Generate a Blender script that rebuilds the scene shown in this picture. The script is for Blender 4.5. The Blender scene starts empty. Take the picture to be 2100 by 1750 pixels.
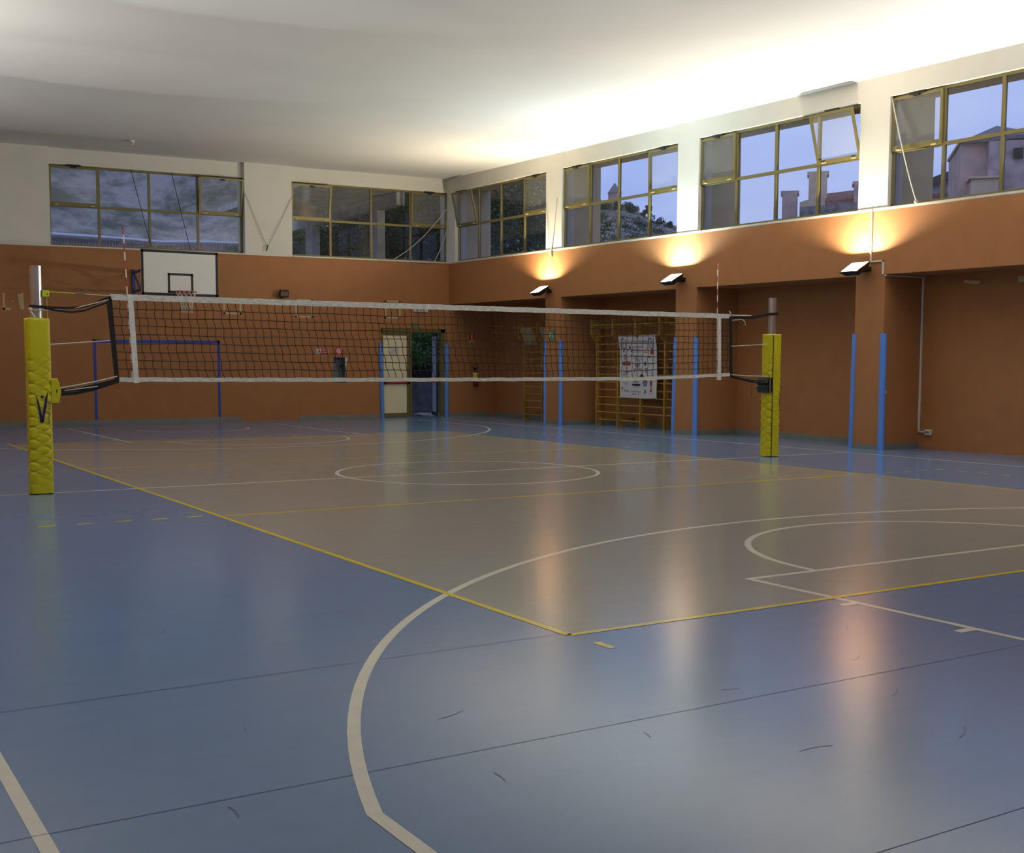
import bpy, math, random
from mathutils import Vector, Matrix, noise as mnoise
PI = math.pi
R = math.radians
scene = bpy.context.scene
COL = scene.collection

# ------------------------------------------------------------------ camera, sky, exposure
cam_d = bpy.data.cameras.new('camera')
cam = bpy.data.objects.new('camera', cam_d)
COL.objects.link(cam)
CAMP = Vector((-3.65864, -5.29697, 1.47305))
yaw, pitch, roll = .55552, -.08216, .00305
rt0 = Vector((math.cos(yaw), -math.sin(yaw), 0))
fw = Vector((math.sin(yaw) * math.cos(pitch), math.cos(yaw) * math.cos(pitch), math.sin(pitch)))
up0 = rt0.cross(fw)
rt = rt0 * math.cos(roll) + up0 * math.sin(roll)
up = up0 * math.cos(roll) - rt0 * math.sin(roll)
cam.matrix_world = Matrix(((rt.x, up.x, -fw.x, CAMP.x), (rt.y, up.y, -fw.y, CAMP.y), (rt.z, up.z, -fw.z, CAMP.z), (0, 0, 0, 1)))
cam_d.sensor_fit = 'HORIZONTAL'
cam_d.sensor_width = 36
cam_d.lens = 36 * 2444.0 / 2100
cam_d.shift_y = (950.6 - 875) / 2100
cam_d.clip_start = .05
cam_d.clip_end = 3000
scene.camera = cam

scene.view_settings.view_transform = 'Standard'
scene.view_settings.look = 'None'
scene.view_settings.gamma = 1
scene.view_settings.use_curve_mapping = False
scene.view_settings.exposure = 0.14
scene.cycles.use_denoising = True
scene.cycles.sample_clamp_indirect = 6
scene.cycles.caustics_reflective = False
scene.cycles.use_adaptive_sampling = False
scene.cycles.max_bounces = 10
scene.cycles.diffuse_bounces = 6
scene.cycles.transparent_max_bounces = 16

world = bpy.data.worlds.new('dusk_sky')
scene.world = world
world.use_nodes = True
wn, wl = world.node_tree.nodes, world.node_tree.links
wn.clear()
w_out = wn.new('ShaderNodeOutputWorld'); w_bg = wn.new('ShaderNodeBackground')
w_tc = wn.new('ShaderNodeTexCoord'); w_map = wn.new('ShaderNodeMapping'); w_ns = wn.new('ShaderNodeTexNoise'); w_rp = wn.new('ShaderNodeValToRGB')
w_map.inputs['Scale'].default_value = (3, 3, 9)
w_ns.inputs['Scale'].default_value = 1.6; w_ns.inputs['Detail'].default_value = 5
w_rp.color_ramp.elements[0].position = .3; w_rp.color_ramp.elements[0].color = (.26, .37, .80, 1)
w_rp.color_ramp.elements[1].position = .72; w_rp.color_ramp.elements[1].color = (.42, .50, .80, 1)
wl.new(w_tc.outputs['Generated'], w_map.inputs['Vector']); wl.new(w_map.outputs['Vector'], w_ns.inputs['Vector'])
wl.new(w_ns.outputs['Fac'], w_rp.inputs['Fac']); wl.new(w_rp.outputs['Color'], w_bg.inputs['Color'])
w_bg.inputs['Strength'].default_value = 1.08
wl.new(w_bg.outputs['Background'], w_out.inputs['Surface'])

# lamps along the walls: (y, real z of the glass foot, colour, watts); built with their housings further down
LAMPS_RIGHT = [(19.72, 3.27, (1.0, .85, .58), 260), (14.60, 3.25, (.86, 1.0, .98), 275), (9.55, 3.14, (1.0, .89, .70), 300),
               (4.42, 3.1, (1.0, .96, .90), 250), (-.6, 3.1, (.92, .96, 1.0), 320)]
LAMPS_LEFT = [(18.6, 3.2, (1.0, .97, .93), 90), (13.2, 3.2, (1.0, .97, .90), 200), (7.5, 3.2, (.93, .97, 1.0), 240), (1.8, 3.2, (.90, .96, 1.0), 260)]  # first entry is an added lamp that brightens the far left ceiling

# ------------------------------------------------------------------ materials
MATS = {}
def mat(name, col, rough=.6, metal=0, spec=.5, noise=0, nscale=8, ncol=None, bump=0, bscale=40, stretch=None, alpha_glass=False):
    if name in MATS: return MATS[name]
    m = bpy.data.materials.new(name); m.use_nodes = True
    nt = m.node_tree; b = nt.nodes['Principled BSDF']
    b.inputs['Base Color'].default_value = (*col, 1); b.inputs['Roughness'].default_value = rough
    b.inputs['Metallic'].default_value = metal; b.inputs['Specular IOR Level'].default_value = spec
    if noise or bump:
        tc = nt.nodes.new('ShaderNodeTexCoord'); mp = nt.nodes.new('ShaderNodeMapping')
        if stretch: mp.inputs['Scale'].default_value = stretch
        nt.links.new(tc.outputs['Object'], mp.inputs['Vector'])
    if noise:
        ns = nt.nodes.new('ShaderNodeTexNoise'); ns.inputs['Scale'].default_value = nscale; ns.inputs['Detail'].default_value = 6
        nt.links.new(mp.outputs['Vector'], ns.inputs['Vector'])
        rp = nt.nodes.new('ShaderNodeValToRGB')
        c2 = ncol or tuple(c * (1 - noise) for c in col)
        rp.color_ramp.elements[0].color = (*c2, 1); rp.color_ramp.elements[0].position = .35
        rp.color_ramp.elements[1].color = (*col, 1); rp.color_ramp.elements[1].position = .65
        nt.links.new(ns.outputs['Fac'], rp.inputs['Fac']); nt.links.new(rp.outputs['Color'], b.inputs['Base Color'])
    if bump:
        n2 = nt.nodes.new('ShaderNodeTexNoise'); n2.inputs['Scale'].default_value = bscale; n2.inputs['Detail'].default_value = 3
        bp = nt.nodes.new('ShaderNodeBump'); bp.inputs['Strength'].default_value = bump; bp.inputs['Distance'].default_value = .01
        nt.links.new(mp.outputs['Vector'], n2.inputs['Vector']); nt.links.new(n2.outputs['Fac'], bp.inputs['Height'])
        nt.links.new(bp.outputs['Normal'], b.inputs['Normal'])
    MATS[name] = m
    return m

def floor_mat(name, col, scuff):
    """glossy sports vinyl: slow waviness in the gloss, faint scuffs"""
    m = mat(name, col, .2, 0, .62)
    nt = m.node_tree; b = nt.nodes['Principled BSDF']; L = nt.links
    tc = nt.nodes.new('ShaderNodeTexCoord')
    n1 = nt.nodes.new('ShaderNodeTexNoise'); n1.inputs['Scale'].default_value = 1.1; n1.inputs['Detail'].default_value = 4
    n2 = nt.nodes.new('ShaderNodeTexNoise'); n2.inputs['Scale'].default_value = 1.5; n2.inputs['Detail'].default_value = 2
    n3 = nt.nodes.new('ShaderNodeTexNoise'); n3.inputs['Scale'].default_value = 1.5; n3.inputs['Detail'].default_value = 9; n3.inputs['Roughness'].default_value = .75; n3.inputs['Distortion'].default_value = 1.5
    mp = nt.nodes.new('ShaderNodeMapping'); mp.inputs['Rotation'].default_value = (0, 0, .6); mp.inputs['Scale'].default_value = (1, 2.6, 1)
    L.new(tc.outputs['Object'], mp.inputs['Vector'])
    L.new(tc.outputs['Object'], n1.inputs['Vector']); L.new(mp.outputs['Vector'], n2.inputs['Vector']); L.new(mp.outputs['Vector'], n3.inputs['Vector'])
    rr = nt.nodes.new('ShaderNodeMapRange'); rr.inputs['From Min'].default_value = .3; rr.inputs['From Max'].default_value = .7
    rr.inputs['To Min'].default_value = .188; rr.inputs['To Max'].default_value = .188
    L.new(n1.outputs['Fac'], rr.inputs['Value']); L.new(rr.outputs['Result'], b.inputs['Roughness'])
    bp = nt.nodes.new('ShaderNodeBump'); bp.inputs['Strength'].default_value = .04; bp.inputs['Distance'].default_value = .02
    L.new(n2.outputs['Fac'], bp.inputs['Height']); L.new(bp.outputs['Normal'], b.inputs['Normal'])
    rp = nt.nodes.new('ShaderNodeValToRGB')
    rp.color_ramp.elements[0].color = (*[c * scuff for c in col], 1); rp.color_ramp.elements[0].position = .24
    rp.color_ramp.elements[1].color = (*col, 1); rp.color_ramp.elements[1].position = .34
    e = rp.color_ramp.elements.new(.75); e.color = (*[min(1, c * 1.08) for c in col], 1)
    L.new(n3.outputs['Fac'], rp.inputs['Fac']); L.new(rp.outputs['Color'], b.inputs['Base Color'])
    return m

def glass_mat(name, tint, dirt=.0):
    m = bpy.data.materials.new(name); m.use_nodes = True
    nt = m.node_tree; nt.nodes.clear()
    o = nt.nodes.new('ShaderNodeOutputMaterial'); mx = nt.nodes.new('ShaderNodeMixShader'); tr = nt.nodes.new('ShaderNodeBsdfTransparent')
    gl = nt.nodes.new('ShaderNodeBsdfGlossy'); fr = nt.nodes.new('ShaderNodeFresnel'); df = nt.nodes.new('ShaderNodeBsdfDiffuse'); m2 = nt.nodes.new('ShaderNodeMixShader')
    tr.inputs['Color'].default_value = (*tint, 1); gl.inputs['Roughness'].default_value = .02; fr.inputs['IOR'].default_value = 1.45
    df.inputs['Color'].default_value = (.6, .6, .55, 1)
    nt.links.new(fr.outputs['Fac'], mx.inputs['Fac']); nt.links.new(tr.outputs['BSDF'], mx.inputs[1]); nt.links.new(gl.outputs['BSDF'], mx.inputs[2])
    m2.inputs['Fac'].default_value = dirt
    nt.links.new(mx.outputs['Shader'], m2.inputs[1]); nt.links.new(df.outputs['BSDF'], m2.inputs[2]); nt.links.new(m2.outputs['Shader'], o.inputs['Surface'])
    return m

ORANGE = mat('orange_paint', (.43, .190, .074), .62, 0, .3, noise=.07, nscale=3, bump=.06, bscale=120)
WHITE = mat('white_plaster', (.76, .74, .68), .8, 0, .2, noise=.04, nscale=2, bump=.05, bscale=80)
CEIL = mat('ceiling_plaster', (.78, .76, .73), .85, 0, .1, noise=.03, nscale=.8)
OUTWALL = mat('outside_render', (.72, .62, .40), .85, 0, .2, noise=.12, nscale=1.5)
SILLM = mat('marble_sill', (.72, .70, .64), .45, noise=.08, nscale=6)
BRONZE = mat('bronze_anodised', (.215, .18, .065), .42, .3, .5)
GLASS = glass_mat('window_glass', (.90, .92, .93), .03)
DUSTY = glass_mat('dusty_glass', (.88, .90, .92), .20)
BLUEPAD = mat('blue_foam', (.12, .29, .84), .5, 0, .4)
BLUEPAINT = mat('blue_paint', (.02, .07, .42), .5)
TAPE = mat('old_tape', (.56, .42, .25), .6)
BASEB = mat('grey_baseboard', (.22, .22, .19), .5, noise=.15, nscale=5)
WOOD = mat('beech_wood', (.50, .28, .065), .4, 0, .4, noise=.3, nscale=10, stretch=(1, 1, .15))
BLACK = mat('black_plastic', (.012, .012, .014), .45)
BLACKW = mat('black_webbing', (.01, .009, .008), .8)
NETCORD = mat('black_net_cord', (.012, .010, .009), .8)
WHITEC = mat('white_canvas', (.82, .80, .72), .75, noise=.2, nscale=30)
ROPE = mat('white_rope', (.62, .58, .48), .7)
YELLOWV = mat('yellow_vinyl', (.66, .58, .012), .42, 0, .4, noise=.08, nscale=6)
YELLOWP = mat('yellow_metal', (.62, .72, .02), .4)
ALU = mat('brushed_aluminium', (.62, .61, .62), .28, .85, .5, noise=.1, nscale=30, stretch=(1, 1, .05))
NAVY = mat('navy_print', (.018, .010, .09), .5)
CREAM = mat('cream_panel', (.86, .79, .56), .5, noise=.03, nscale=4)
REDP = mat('red_plastic', (.42, .02, .02), .4)
ORIM = mat('rim_red', (.40, .06, .03), .45)
SIGNW = mat('sign_white', (.80, .80, .76), .5)
SIGNR = mat('sign_red', (.50, .02, .02), .5)
SIGNG = mat('sign_green', (.01, .14, .07), .5)
DARKM = mat('dark_steel', (.03, .03, .032), .5, .6)
REFLECT = mat('lamp_reflector', (.85, .85, .85), .35, .6)
STEELIN = mat('grey_steel', (.16, .19, .22), .5, .3)
PVC = mat('white_pvc', (.72, .70, .66), .45)
LINEW = mat('line_white', (.84, .83, .70), .2, noise=.06, nscale=8)
LINEY = mat('line_yellow', (.82, .64, .04), .2, noise=.06, nscale=8)
SEAM = mat('floor_seam', (.095, .17, .32), .2)
SCUFF = mat('floor_scuff', (.09, .15, .27), .2)
FBLUE = floor_mat('floor_blue', (.125, .235, .44), .94)
FGREY = floor_mat('floor_grey', (.335, .335, .305), .95)
CONCRETE = mat('concrete', (.58, .56, .50), .85, noise=.3, nscale=3)
BRICK = mat('old_pink_render', (.80, .50, .40), .9, noise=.35, nscale=1.5, ncol=(.50, .38, .33))
GREYST = mat('weathered_stone', (.36, .34, .31), .9, noise=.5, nscale=3)
ROOFT = mat('clay_roof_tiles', (.50, .24, .18), .85, noise=.45, nscale=6)
GROUND = mat('outside_ground', (.055, .065, .05), .9, noise=.5, nscale=1.5)
BARK = mat('tree_bark', (.06, .045, .035), .9, noise=.4, nscale=8)
LEAF = mat('dark_leaves', (.035, .075, .02), .7, noise=.5, nscale=.9)
LEAF2 = mat('bright_leaves', (.10, .26, .04), .7, noise=.4, nscale=.9)
HILLM = mat('hill_rock_and_scrub', (.33, .29, .24), .95, noise=.6, nscale=.20, ncol=(.07, .085, .055), stretch=(1, 1, .7))
HILLM.node_tree.nodes['Color Ramp'].color_ramp.elements[0].position = .42; HILLM.node_tree.nodes['Color Ramp'].color_ramp.elements[1].position = .58
HILLM.node_tree.nodes['Noise Texture'].inputs['Detail'].default_value = 12; HILLM.node_tree.nodes['Noise Texture'].inputs['Roughness'].default_value = .7

# ------------------------------------------------------------------ helpers
def S(x, y):                       # the hall's walls and ceiling drop a few per cent away from the far right corner
    return 1 - .0024 * (24.9 - y) - .002 * (12.95 - x)

class MB:
    def __init__(s): s.v = []; s.f = []; s.m = []; s.k = 0
    def mi(s, k): s.k = k; return s
    def _add(s, vs, fs):
        n = len(s.v); s.v += [tuple(v) for v in vs]; s.f += [tuple(n + i for i in f) for f in fs]; s.m += [s.k] * len(fs)
    def box(s, a, b):
        x0, y0, z0 = [min(p, q) for p, q in zip(a, b)]; x1, y1, z1 = [max(p, q) for p, q in zip(a, b)]
        s._add([(x0, y0, z0), (x1, y0, z0), (x1, y1, z0), (x0, y1, z0), (x0, y0, z1), (x1, y0, z1), (x1, y1, z1), (x0, y1, z1)],
               [(0, 3, 2, 1), (4, 5, 6, 7), (0, 1, 5, 4), (1, 2, 6, 5), (2, 3, 7, 6), (3, 0, 4, 7)]); return s
    def hexa(s, p):                # eight corners, bottom ring then top ring
        s._add(p, [(0, 3, 2, 1), (4, 5, 6, 7), (0, 1, 5, 4), (1, 2, 6, 5), (2, 3, 7, 6), (3, 0, 4, 7)]); return s
    def quad(s, a, b, c, d): s._add([a, b, c, d], [(0, 1, 2, 3)]); return s
    def poly(s, ps): s._add(ps, [tuple(range(len(ps)))]); return s
    def obox(s, c, ax, ay, az):    # oriented box, half axes
        c, ax, ay, az = map(Vector, (c, ax, ay, az))
        return s.hexa([c - ax - ay - az, c + ax - ay - az, c + ax + ay - az, c - ax + ay - az, c - ax - ay + az, c + ax - ay + az, c + ax + ay + az, c - ax + ay + az])
    def bar(s, a, b, w, t, up=(0, 0, 1)):
        a, b = Vector(a), Vector(b); d = (b - a); L = d.length; d.normalize(); u = Vector(up)
        if abs(d.dot(u)) > .95: u = Vector((0, 1, 0))
        sd = d.cross(u).normalized(); u = sd.cross(d).normalized()
        return s.obox((a + b) / 2, d * L / 2, sd * w / 2, u * t / 2)
    def tube(s, pts, r, n=6, cap=True):
        pts = [Vector(p) for p in pts]; rings = []; prev = None
        for i, p in enumerate(pts):
            d = (pts[min(i + 1, len(pts) - 1)] - pts[max(i - 1, 0)])
            if d.length < 1e-9: d = Vector((0, 0, 1))
            d.normalize()
            if prev is None:
                u = Vector((0, 0, 1)) if abs(d.z) < .9 else Vector((1, 0, 0))
                a = d.cross(u).normalized()
            else:
                a = (prev - d * prev.dot(d)).normalized()
            prev = a; b = d.cross(a); rr = r[i] if isinstance(r, (list, tuple)) else r
            rings.append([p + a * rr * math.cos(2 * PI * k / n) + b * rr * math.sin(2 * PI * k / n) for k in range(n)])
        vs = [v for rg in rings for v in rg]; fs = []
        for i in range(len(rings) - 1):
            for k in range(n):
                fs.append((i * n + k, i * n + (k + 1) % n, (i + 1) * n + (k + 1) % n, (i + 1) * n + k))
        if cap: fs += [tuple(range(n - 1, -1, -1)), tuple((len(rings) - 1) * n + k for k in range(n))]
        s._add(vs, fs); return s
    def prism(s, poly, z0, z1):
        n = len(poly); s._add([(x, y, z0) for x, y in poly] + [(x, y, z1) for x, y in poly],
             [tuple(range(n - 1, -1, -1)), tuple(range(n, 2 * n))] + [(i, (i + 1) % n, n + (i + 1) % n, n + i) for i in range(n)]); return s
    def sphere(s, c, r, n=10, m=7, sc=(1, 1, 1)):
        vs = []; fs = []
        for j in range(m + 1):
            t = PI * j / m
            for i in range(n):
                p = 2 * PI * i / n; vs.append((c[0] + r * sc[0] * math.sin(t) * math.cos(p), c[1] + r * sc[1] * math.sin(t) * math.sin(p), c[2] + r * sc[2] * math.cos(t)))
        for j in range(m):
            for i in range(n): fs.append((j * n + i, (j + 1) * n + i, (j + 1) * n + (i + 1) % n, j * n + (i + 1) % n))
        s._add(vs, fs); return s
    def strip(s, pts, w, z):       # painted line on the floor following pts
        pts = [Vector((p[0], p[1])) for p in pts]; Ls = []; Rs = []
        for i, p in enumerate(pts):
            d0 = (pts[i] - pts[i - 1]).normalized() if i else None
            d1 = (pts[i + 1] - pts[i]).normalized() if i < len(pts) - 1 else None
            d = ((d0 or d1) + (d1 or d0)).normalized(); nrm = Vector((-d.y, d.x))
            k = 1 / max(.3, nrm.dot(Vector((-(d1 or d0).y, (d1 or d0).x))))
            Ls.append(p + nrm * w / 2 * k); Rs.append(p - nrm * w / 2 * k)
        n = len(pts); s._add([(q.x, q.y, z) for q in Ls] + [(q.x, q.y, z) for q in Rs], [(n + i, n + i + 1, i + 1, i) for i in range(n - 1)]); return s
    def warp(s, f=None):
        s.v = [(x, y, z * S(x, y)) for x, y, z in s.v]; return s
    def build(s, name, mats, parent=None, origin=None, smooth=False, bevel=0):
        if not isinstance(mats, (list, tuple)): mats = [mats]
        o0 = Vector((0, 0, 0))
        if parent is not None: o0 = parent.matrix_world.translation.copy() if parent.parent is None and parent.type == 'EMPTY' else Vector(parent['_o'])
        org = Vector(origin) if origin is not None else o0
        me = bpy.data.meshes.new(name)
        me.from_pydata([(x - org.x, y - org.y, z - org.z) for x, y, z in s.v], [], s.f)
        for m in mats: me.materials.append(m)
        for p, k in zip(me.polygons, s.m): p.material_index = k
        if smooth:
            for p in me.polygons: p.use_smooth = True
        me.update()
        o = bpy.data.objects.new(name, me); COL.objects.link(o)
        if parent is not None:
            o.parent = parent; o.location = org - o0
        else: o.location = org
        WORLD[o.name] = org.copy()
        o['_o'] = (org.x, org.y, org.z)
        if bevel:
            bv = o.modifiers.new('bevel', 'BEVEL'); bv.width = bevel; bv.segments = 2; bv.limit_method = 'ANGLE'
        return o
WORLD = {}
def setp(o, label=None, cat=None, group=None, kind=None):
    if label: o['label'] = label
    if cat: o['category'] = cat
    if group: o['group'] = group
    if kind: o['kind'] = kind
    return o
def thing(name, loc, label, cat, group=None, kind=None):
    o = bpy.data.objects.new(name, None); COL.objects.link(o); o.location = loc; o.empty_display_size = .2
    o.matrix_world = Matrix.Translation(loc); o['_o'] = tuple(loc)
    return setp(o, label, cat, group, kind)
def copy_tree(src, loc, label=None, rot=0):
    c = src.copy(); COL.objects.link(c); c.location = loc; c.rotation_euler = (0, 0, rot)
    if label: c['label'] = label
    for ch in [o for o in list(COL.objects) if o.parent == src]:
        d = ch.copy(); COL.objects.link(d); d.parent = c
        for g in [o for o in list(COL.objects) if o.parent == ch]:
            e = g.copy(); COL.objects.link(e); e.parent = d
    return c
def text_verts(txt, size, align='CENTER'):
    cu = bpy.data.curves.new('t', 'FONT'); cu.body = txt; cu.size = size; cu.align_x = align; cu.align_y = 'CENTER'; cu.resolution_u = 2
    ob = bpy.data.objects.new('t', cu); COL.objects.link(ob)
    dg = bpy.context.evaluated_depsgraph_get(); dg.update()
    me = bpy.data.meshes.new_from_object(ob.evaluated_get(dg))
    vs = [tuple(v.co) for v in me.vertices]; fs = [tuple(p.vertices) for p in me.polygons]
    bpy.data.objects.remove(ob); bpy.data.curves.remove(cu); bpy.data.meshes.remove(me)
    return vs, fs
def put_text(mb, txt, size, org, ux, uy, width=None, align='CENTER'):
    vs, fs = text_verts(txt, size, align)
    if not vs: return
    kx = 1
    if width:
        xs = [v[0] for v in vs]; kx = width / max(1e-6, max(xs) - min(xs))
    org, ux, uy = Vector(org), Vector(ux), Vector(uy)
    mb._add([org + ux * v[0] * kx + uy * v[1] for v in vs], fs)
def disc(mb, c, ux, uy, r, r2=None, n=20, rin=0):
    c, ux, uy = Vector(c), Vector(ux), Vector(uy); r2 = r2 or r
    out = [c + ux * r * math.cos(2 * PI * i / n) + uy * r2 * math.sin(2 * PI * i / n) for i in range(n)]
    if not rin: mb.poly(out); return
    inn = [c + ux * (r * rin) * math.cos(2 * PI * i / n) + uy * (r2 * rin) * math.sin(2 * PI * i / n) for i in range(n)]
    mb._add(out + inn, [(i, (i + 1) % n, n + (i + 1) % n, n + i) for i in range(n)])
def rect(mb, c, ux, uy, w, h):
    c, ux, uy = Vector(c), Vector(ux) * w / 2, Vector(uy) * h / 2
    mb.quad(c - ux - uy, c + ux - uy, c + ux + uy, c - ux + uy)

# ------------------------------------------------------------------ floor with its court markings
XL, XR, YN, YF, XB = -4.0, 12.95, -7.0, 24.9, 14.12
def xb(y): return 14.12 + .035 * (y - 14)
fl = MB()
fl.mi(0).box((XL - .3, YN - .3, -.15), (15.2, YF + .25, 0))
fl.mi(1).quad((0, 0, .0005), (9, 0, .0005), (9, 18, .0005), (0, 18, .0005))
Zl = .0012
fl.mi(2)
def arc(c, r, a0, a1, n=64): return [(c[0] + r * math.cos(R(a0 + (a1 - a0) * i / n)), c[1] + r * math.sin(R(a0 + (a1 - a0) * i / n))) for i in range(n + 1)]
# basketball (white)
fl.strip([(12, -5), (12, 23.2)], .05, Zl); fl.strip([(-3, -5), (-3, 23.2)], .05, Zl); fl.strip([(-3, 9), (12, 9)], .05, Zl)
fl.strip([(-3, 23.17), (12, 23.17)], .05, Zl); fl.strip([(-3, -5), (12, -5)], .05, Zl)
fl.strip(arc((4.5, 9), 1.8, 0, 360), .055, Zl + .0002)
for (by, sgn) in ((-5.0, 1), (23.2, -1)):
    ft = by + sgn * 5.78
    fl.strip([(2.05, by), (2.05, ft), (6.97, ft), (6.97, by)], .05, Zl)
    a = arc((4.5, ft), 1.8, 0, 180) if sgn > 0 else arc((4.5, ft), 1.8, 180, 360)
    fl.strip(a, .055, Zl + .0002)
    cy = -3.72 if sgn > 0 else 21.72
    rr = 6.80; a0 = math.degrees(math.acos(min(1, 6.53 / rr)))
    pts = arc((4.5, cy), rr, a0, 180 - a0, 96) if sgn > 0 else arc((4.5, cy), rr, -a0, -(180 - a0), 96)
    fl.strip([(4.5 + 6.53, by)] + pts + [(4.5 - 6.53, by)], .055, Zl + .0003)
    a = arc((4.5, by + sgn * 1.5), 1.25, 0, 180) if sgn > 0 else arc((4.5, by + sgn * 1.5), 1.25, 180, 360)
    fl.strip(a, .05, Zl + .0002)
    for yy in (4.8, 3.95, 3.1, 2.25):
        for x, sx in ((2.05, -1), (6.97, 1)):
            fl.box((x + sx * .02, by + sgn * yy - .03, Zl), (x + sx * .15, by + sgn * yy + .03, Zl + .0002))
# volleyball (yellow)
fl.mi(3)
Zy = Zl + .0005
fl.strip([(0, 0), (9, 0), (9, 18), (0, 18), (0, 0)], .05, Zy)
fl.strip([(0, 5.97), (9, 5.97)], .05, Zy); fl.strip([(0, 12.03), (9, 12.03)], .05, Zy)
for yy in (6.07, 12.05):
    for k in range(5):
        fl.box((-.22 - k * .34 - .075, yy - .02, Zl), (-.22 - k * .34 + .075, yy + .02, Zy))
        fl.box((9.16 + k * .345 - .075, yy - .12 - .02, Zl), (9.16 + k * .345 + .075, yy - .12 + .02, Zy))
for k in range(1, 15):
    for y0, sg in ((5.93, -1), (12.07, 1)):
        fl.box((10.52, y0 + sg * k * .35 - .075, Zl), (10.56, y0 + sg * k * .35 + .075, Zy))
for x0 in (.0, 8.96): fl.box((x0, -.37, Zl), (x0 + .05, -.22, Zy))
for x0 in (.0, 8.96): fl.box((x0, 18.22, Zl), (x0 + .05, 18.37, Zy))
# welded seams of the vinyl
fl.mi(4)
for yy in (-5.8, -4.35, -2.9, -1.44, .045):
    fl.strip([(XL, yy), (14.2 if yy < 0 else -.03, yy)], .005, Zl + .0002)
# a few heel scuffs
fl.mi(5)
random.seed(3)
for (sx, sy, sa, sl) in ((-2.42, -1.62, 1.3, .11), (-1.50, -1.78, 1.2, .10), (-1.35, -1.0, .1, .16), (-.75, -1.66, 1.0, .08), (.05, -1.3, 2.6, .09), (-2.1, -.75, .9, .06), (.55, -1.75, .3, .14), (.9, -1.2, .2, .12), (1.15, -2.0, .15, .10), (1.6, -1.9, 2.9, .12), (1.4, -.7, .5, .10), (-1.9, 1.2, .7, .08), (2.3, -1.2, .2, .10), (.3, -2.3, .3, .18), (-.2, -2.1, 2.8, .16), (-2.6, 2.6, .5, .07)):
    pts = [(sx + math.cos(sa + q * .25) * sl * q, sy + math.sin(sa + q * .25) * sl * q) for q in (0, .3, .6, 1)]
    fl.strip(pts, .006, Zl + .0001)
fl.build('floor', [FBLUE, FGREY, LINEW, LINEY, SEAM, SCUFF])['kind'] = 'structure'

# ------------------------------------------------------------------ walls and ceiling
PIL = [(24.55, 25.3), (19.19, 19.89), (14.12, 14.80), (9.12, 9.78), (4.07, 4.75), (-.95, -.27), (-6.0, -5.3)]
WIN_Z0, WIN_MID, WIN_Z1, SILL, CZ = 4.40, 5.38, 6.36, 4.38, 6.75
w = MB()
w.mi(0)
for i, (a, b) in enumerate(PIL):
    if i == 0: continue
    w.box((XR, a, 0), (14.5, b, 3.2))
w.hexa([(xb(YN), YN, 0), (14.9, YN, 0), (14.9, YF + .3, 0), (xb(YF), YF + .3, 0), (xb(YN), YN, 3.2), (14.9, YN, 3.2), (14.9, YF + .3, 3.2), (xb(YF), YF + .3, 3.2)])
w.box((XR, YN, 3.2), (14.9, YF + .3, 4.36))
w.mi(1)
for i, (a, b) in enumerate(PIL):
    w.box((XR, a, 4.36), (13.32, b, 6.36))
w.box((XR, YN, 6.36), (13.32, YF + .3, CZ))
w.box((XR - .002, YN, 4.355), (XR + .01, YF, 4.38))
w.mi(2)
for i, (a, b) in enumerate(PIL):
    w.box((13.32, a, 4.36), (14.12, b, 6.46))
w.box((13.32, YN, 6.46), (14.12, YF + .3, 6.9))
# scraps of old tape on the recess wall
w.mi(3)
w.obox((13.84, 8.02, 3.03), (.002, 0, 0), (0, .16, .02), (0, -.01, .03)); w.obox((13.80, 6.98, 3.03), (.002, 0, 0), (0, .12, 0), (0, 0, .05))
w.warp()
w.build('wall_right', [ORANGE, WHITE, OUTWALL, TAPE])['kind'] = 'structure'

f = MB()
DX0, DX1, DZ = 10.79, 12.82, 2.5
NX0, NX1, NZ0, NZ1 = 9.35, 9.71, .98, 1.69
f.mi(0)
f.box((XL, YF, 0), (NX0, YF + .3, 4.36)); f.box((NX0, YF, 0), (NX1, YF + .3, NZ0)); f.box((NX0, YF, NZ1), (NX1, YF + .3, 4.36))
f.box((NX1, YF, 0), (DX0, YF + .3, 4.36)); f.box((DX0, YF, DZ), (DX1, YF + .3, 4.36)); f.box((DX1, YF, 0), (XR, YF + .3, 4.36))
f.box((XR, YF, 0), (14.9, YF + .3, 3.2))
f.mi(1)
FP = [(-4, -3.9), (.85, 2.14), (6.93, 8.22), (12.97, 13.3)]
for a, b in FP: f.box((a, YF, 4.36), (b, YF + .3, CZ))
f.box((XL, YF + .12, 6.36), (13.3, YF + .42, CZ))
f.mi(2)
for a, b in FP[1:3]: f.box((a, YF + .3, 4.36), (b, YF + .55, CZ))
f.box((13.0, YF + .3, 0), (13.9, YF + .62, CZ))
# blue goal painted on the wall
f.mi(3)
G0, G1, GZ = 3.05, 6.21, 2.11
f.box((G0, YF - .002, 0.03), (G0 + .07, YF, GZ)); f.box((G1 - .07, YF - .002, 0.03), (G1, YF, GZ)); f.box((G0, YF - .002, GZ - .08), (G1, YF, GZ))
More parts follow.
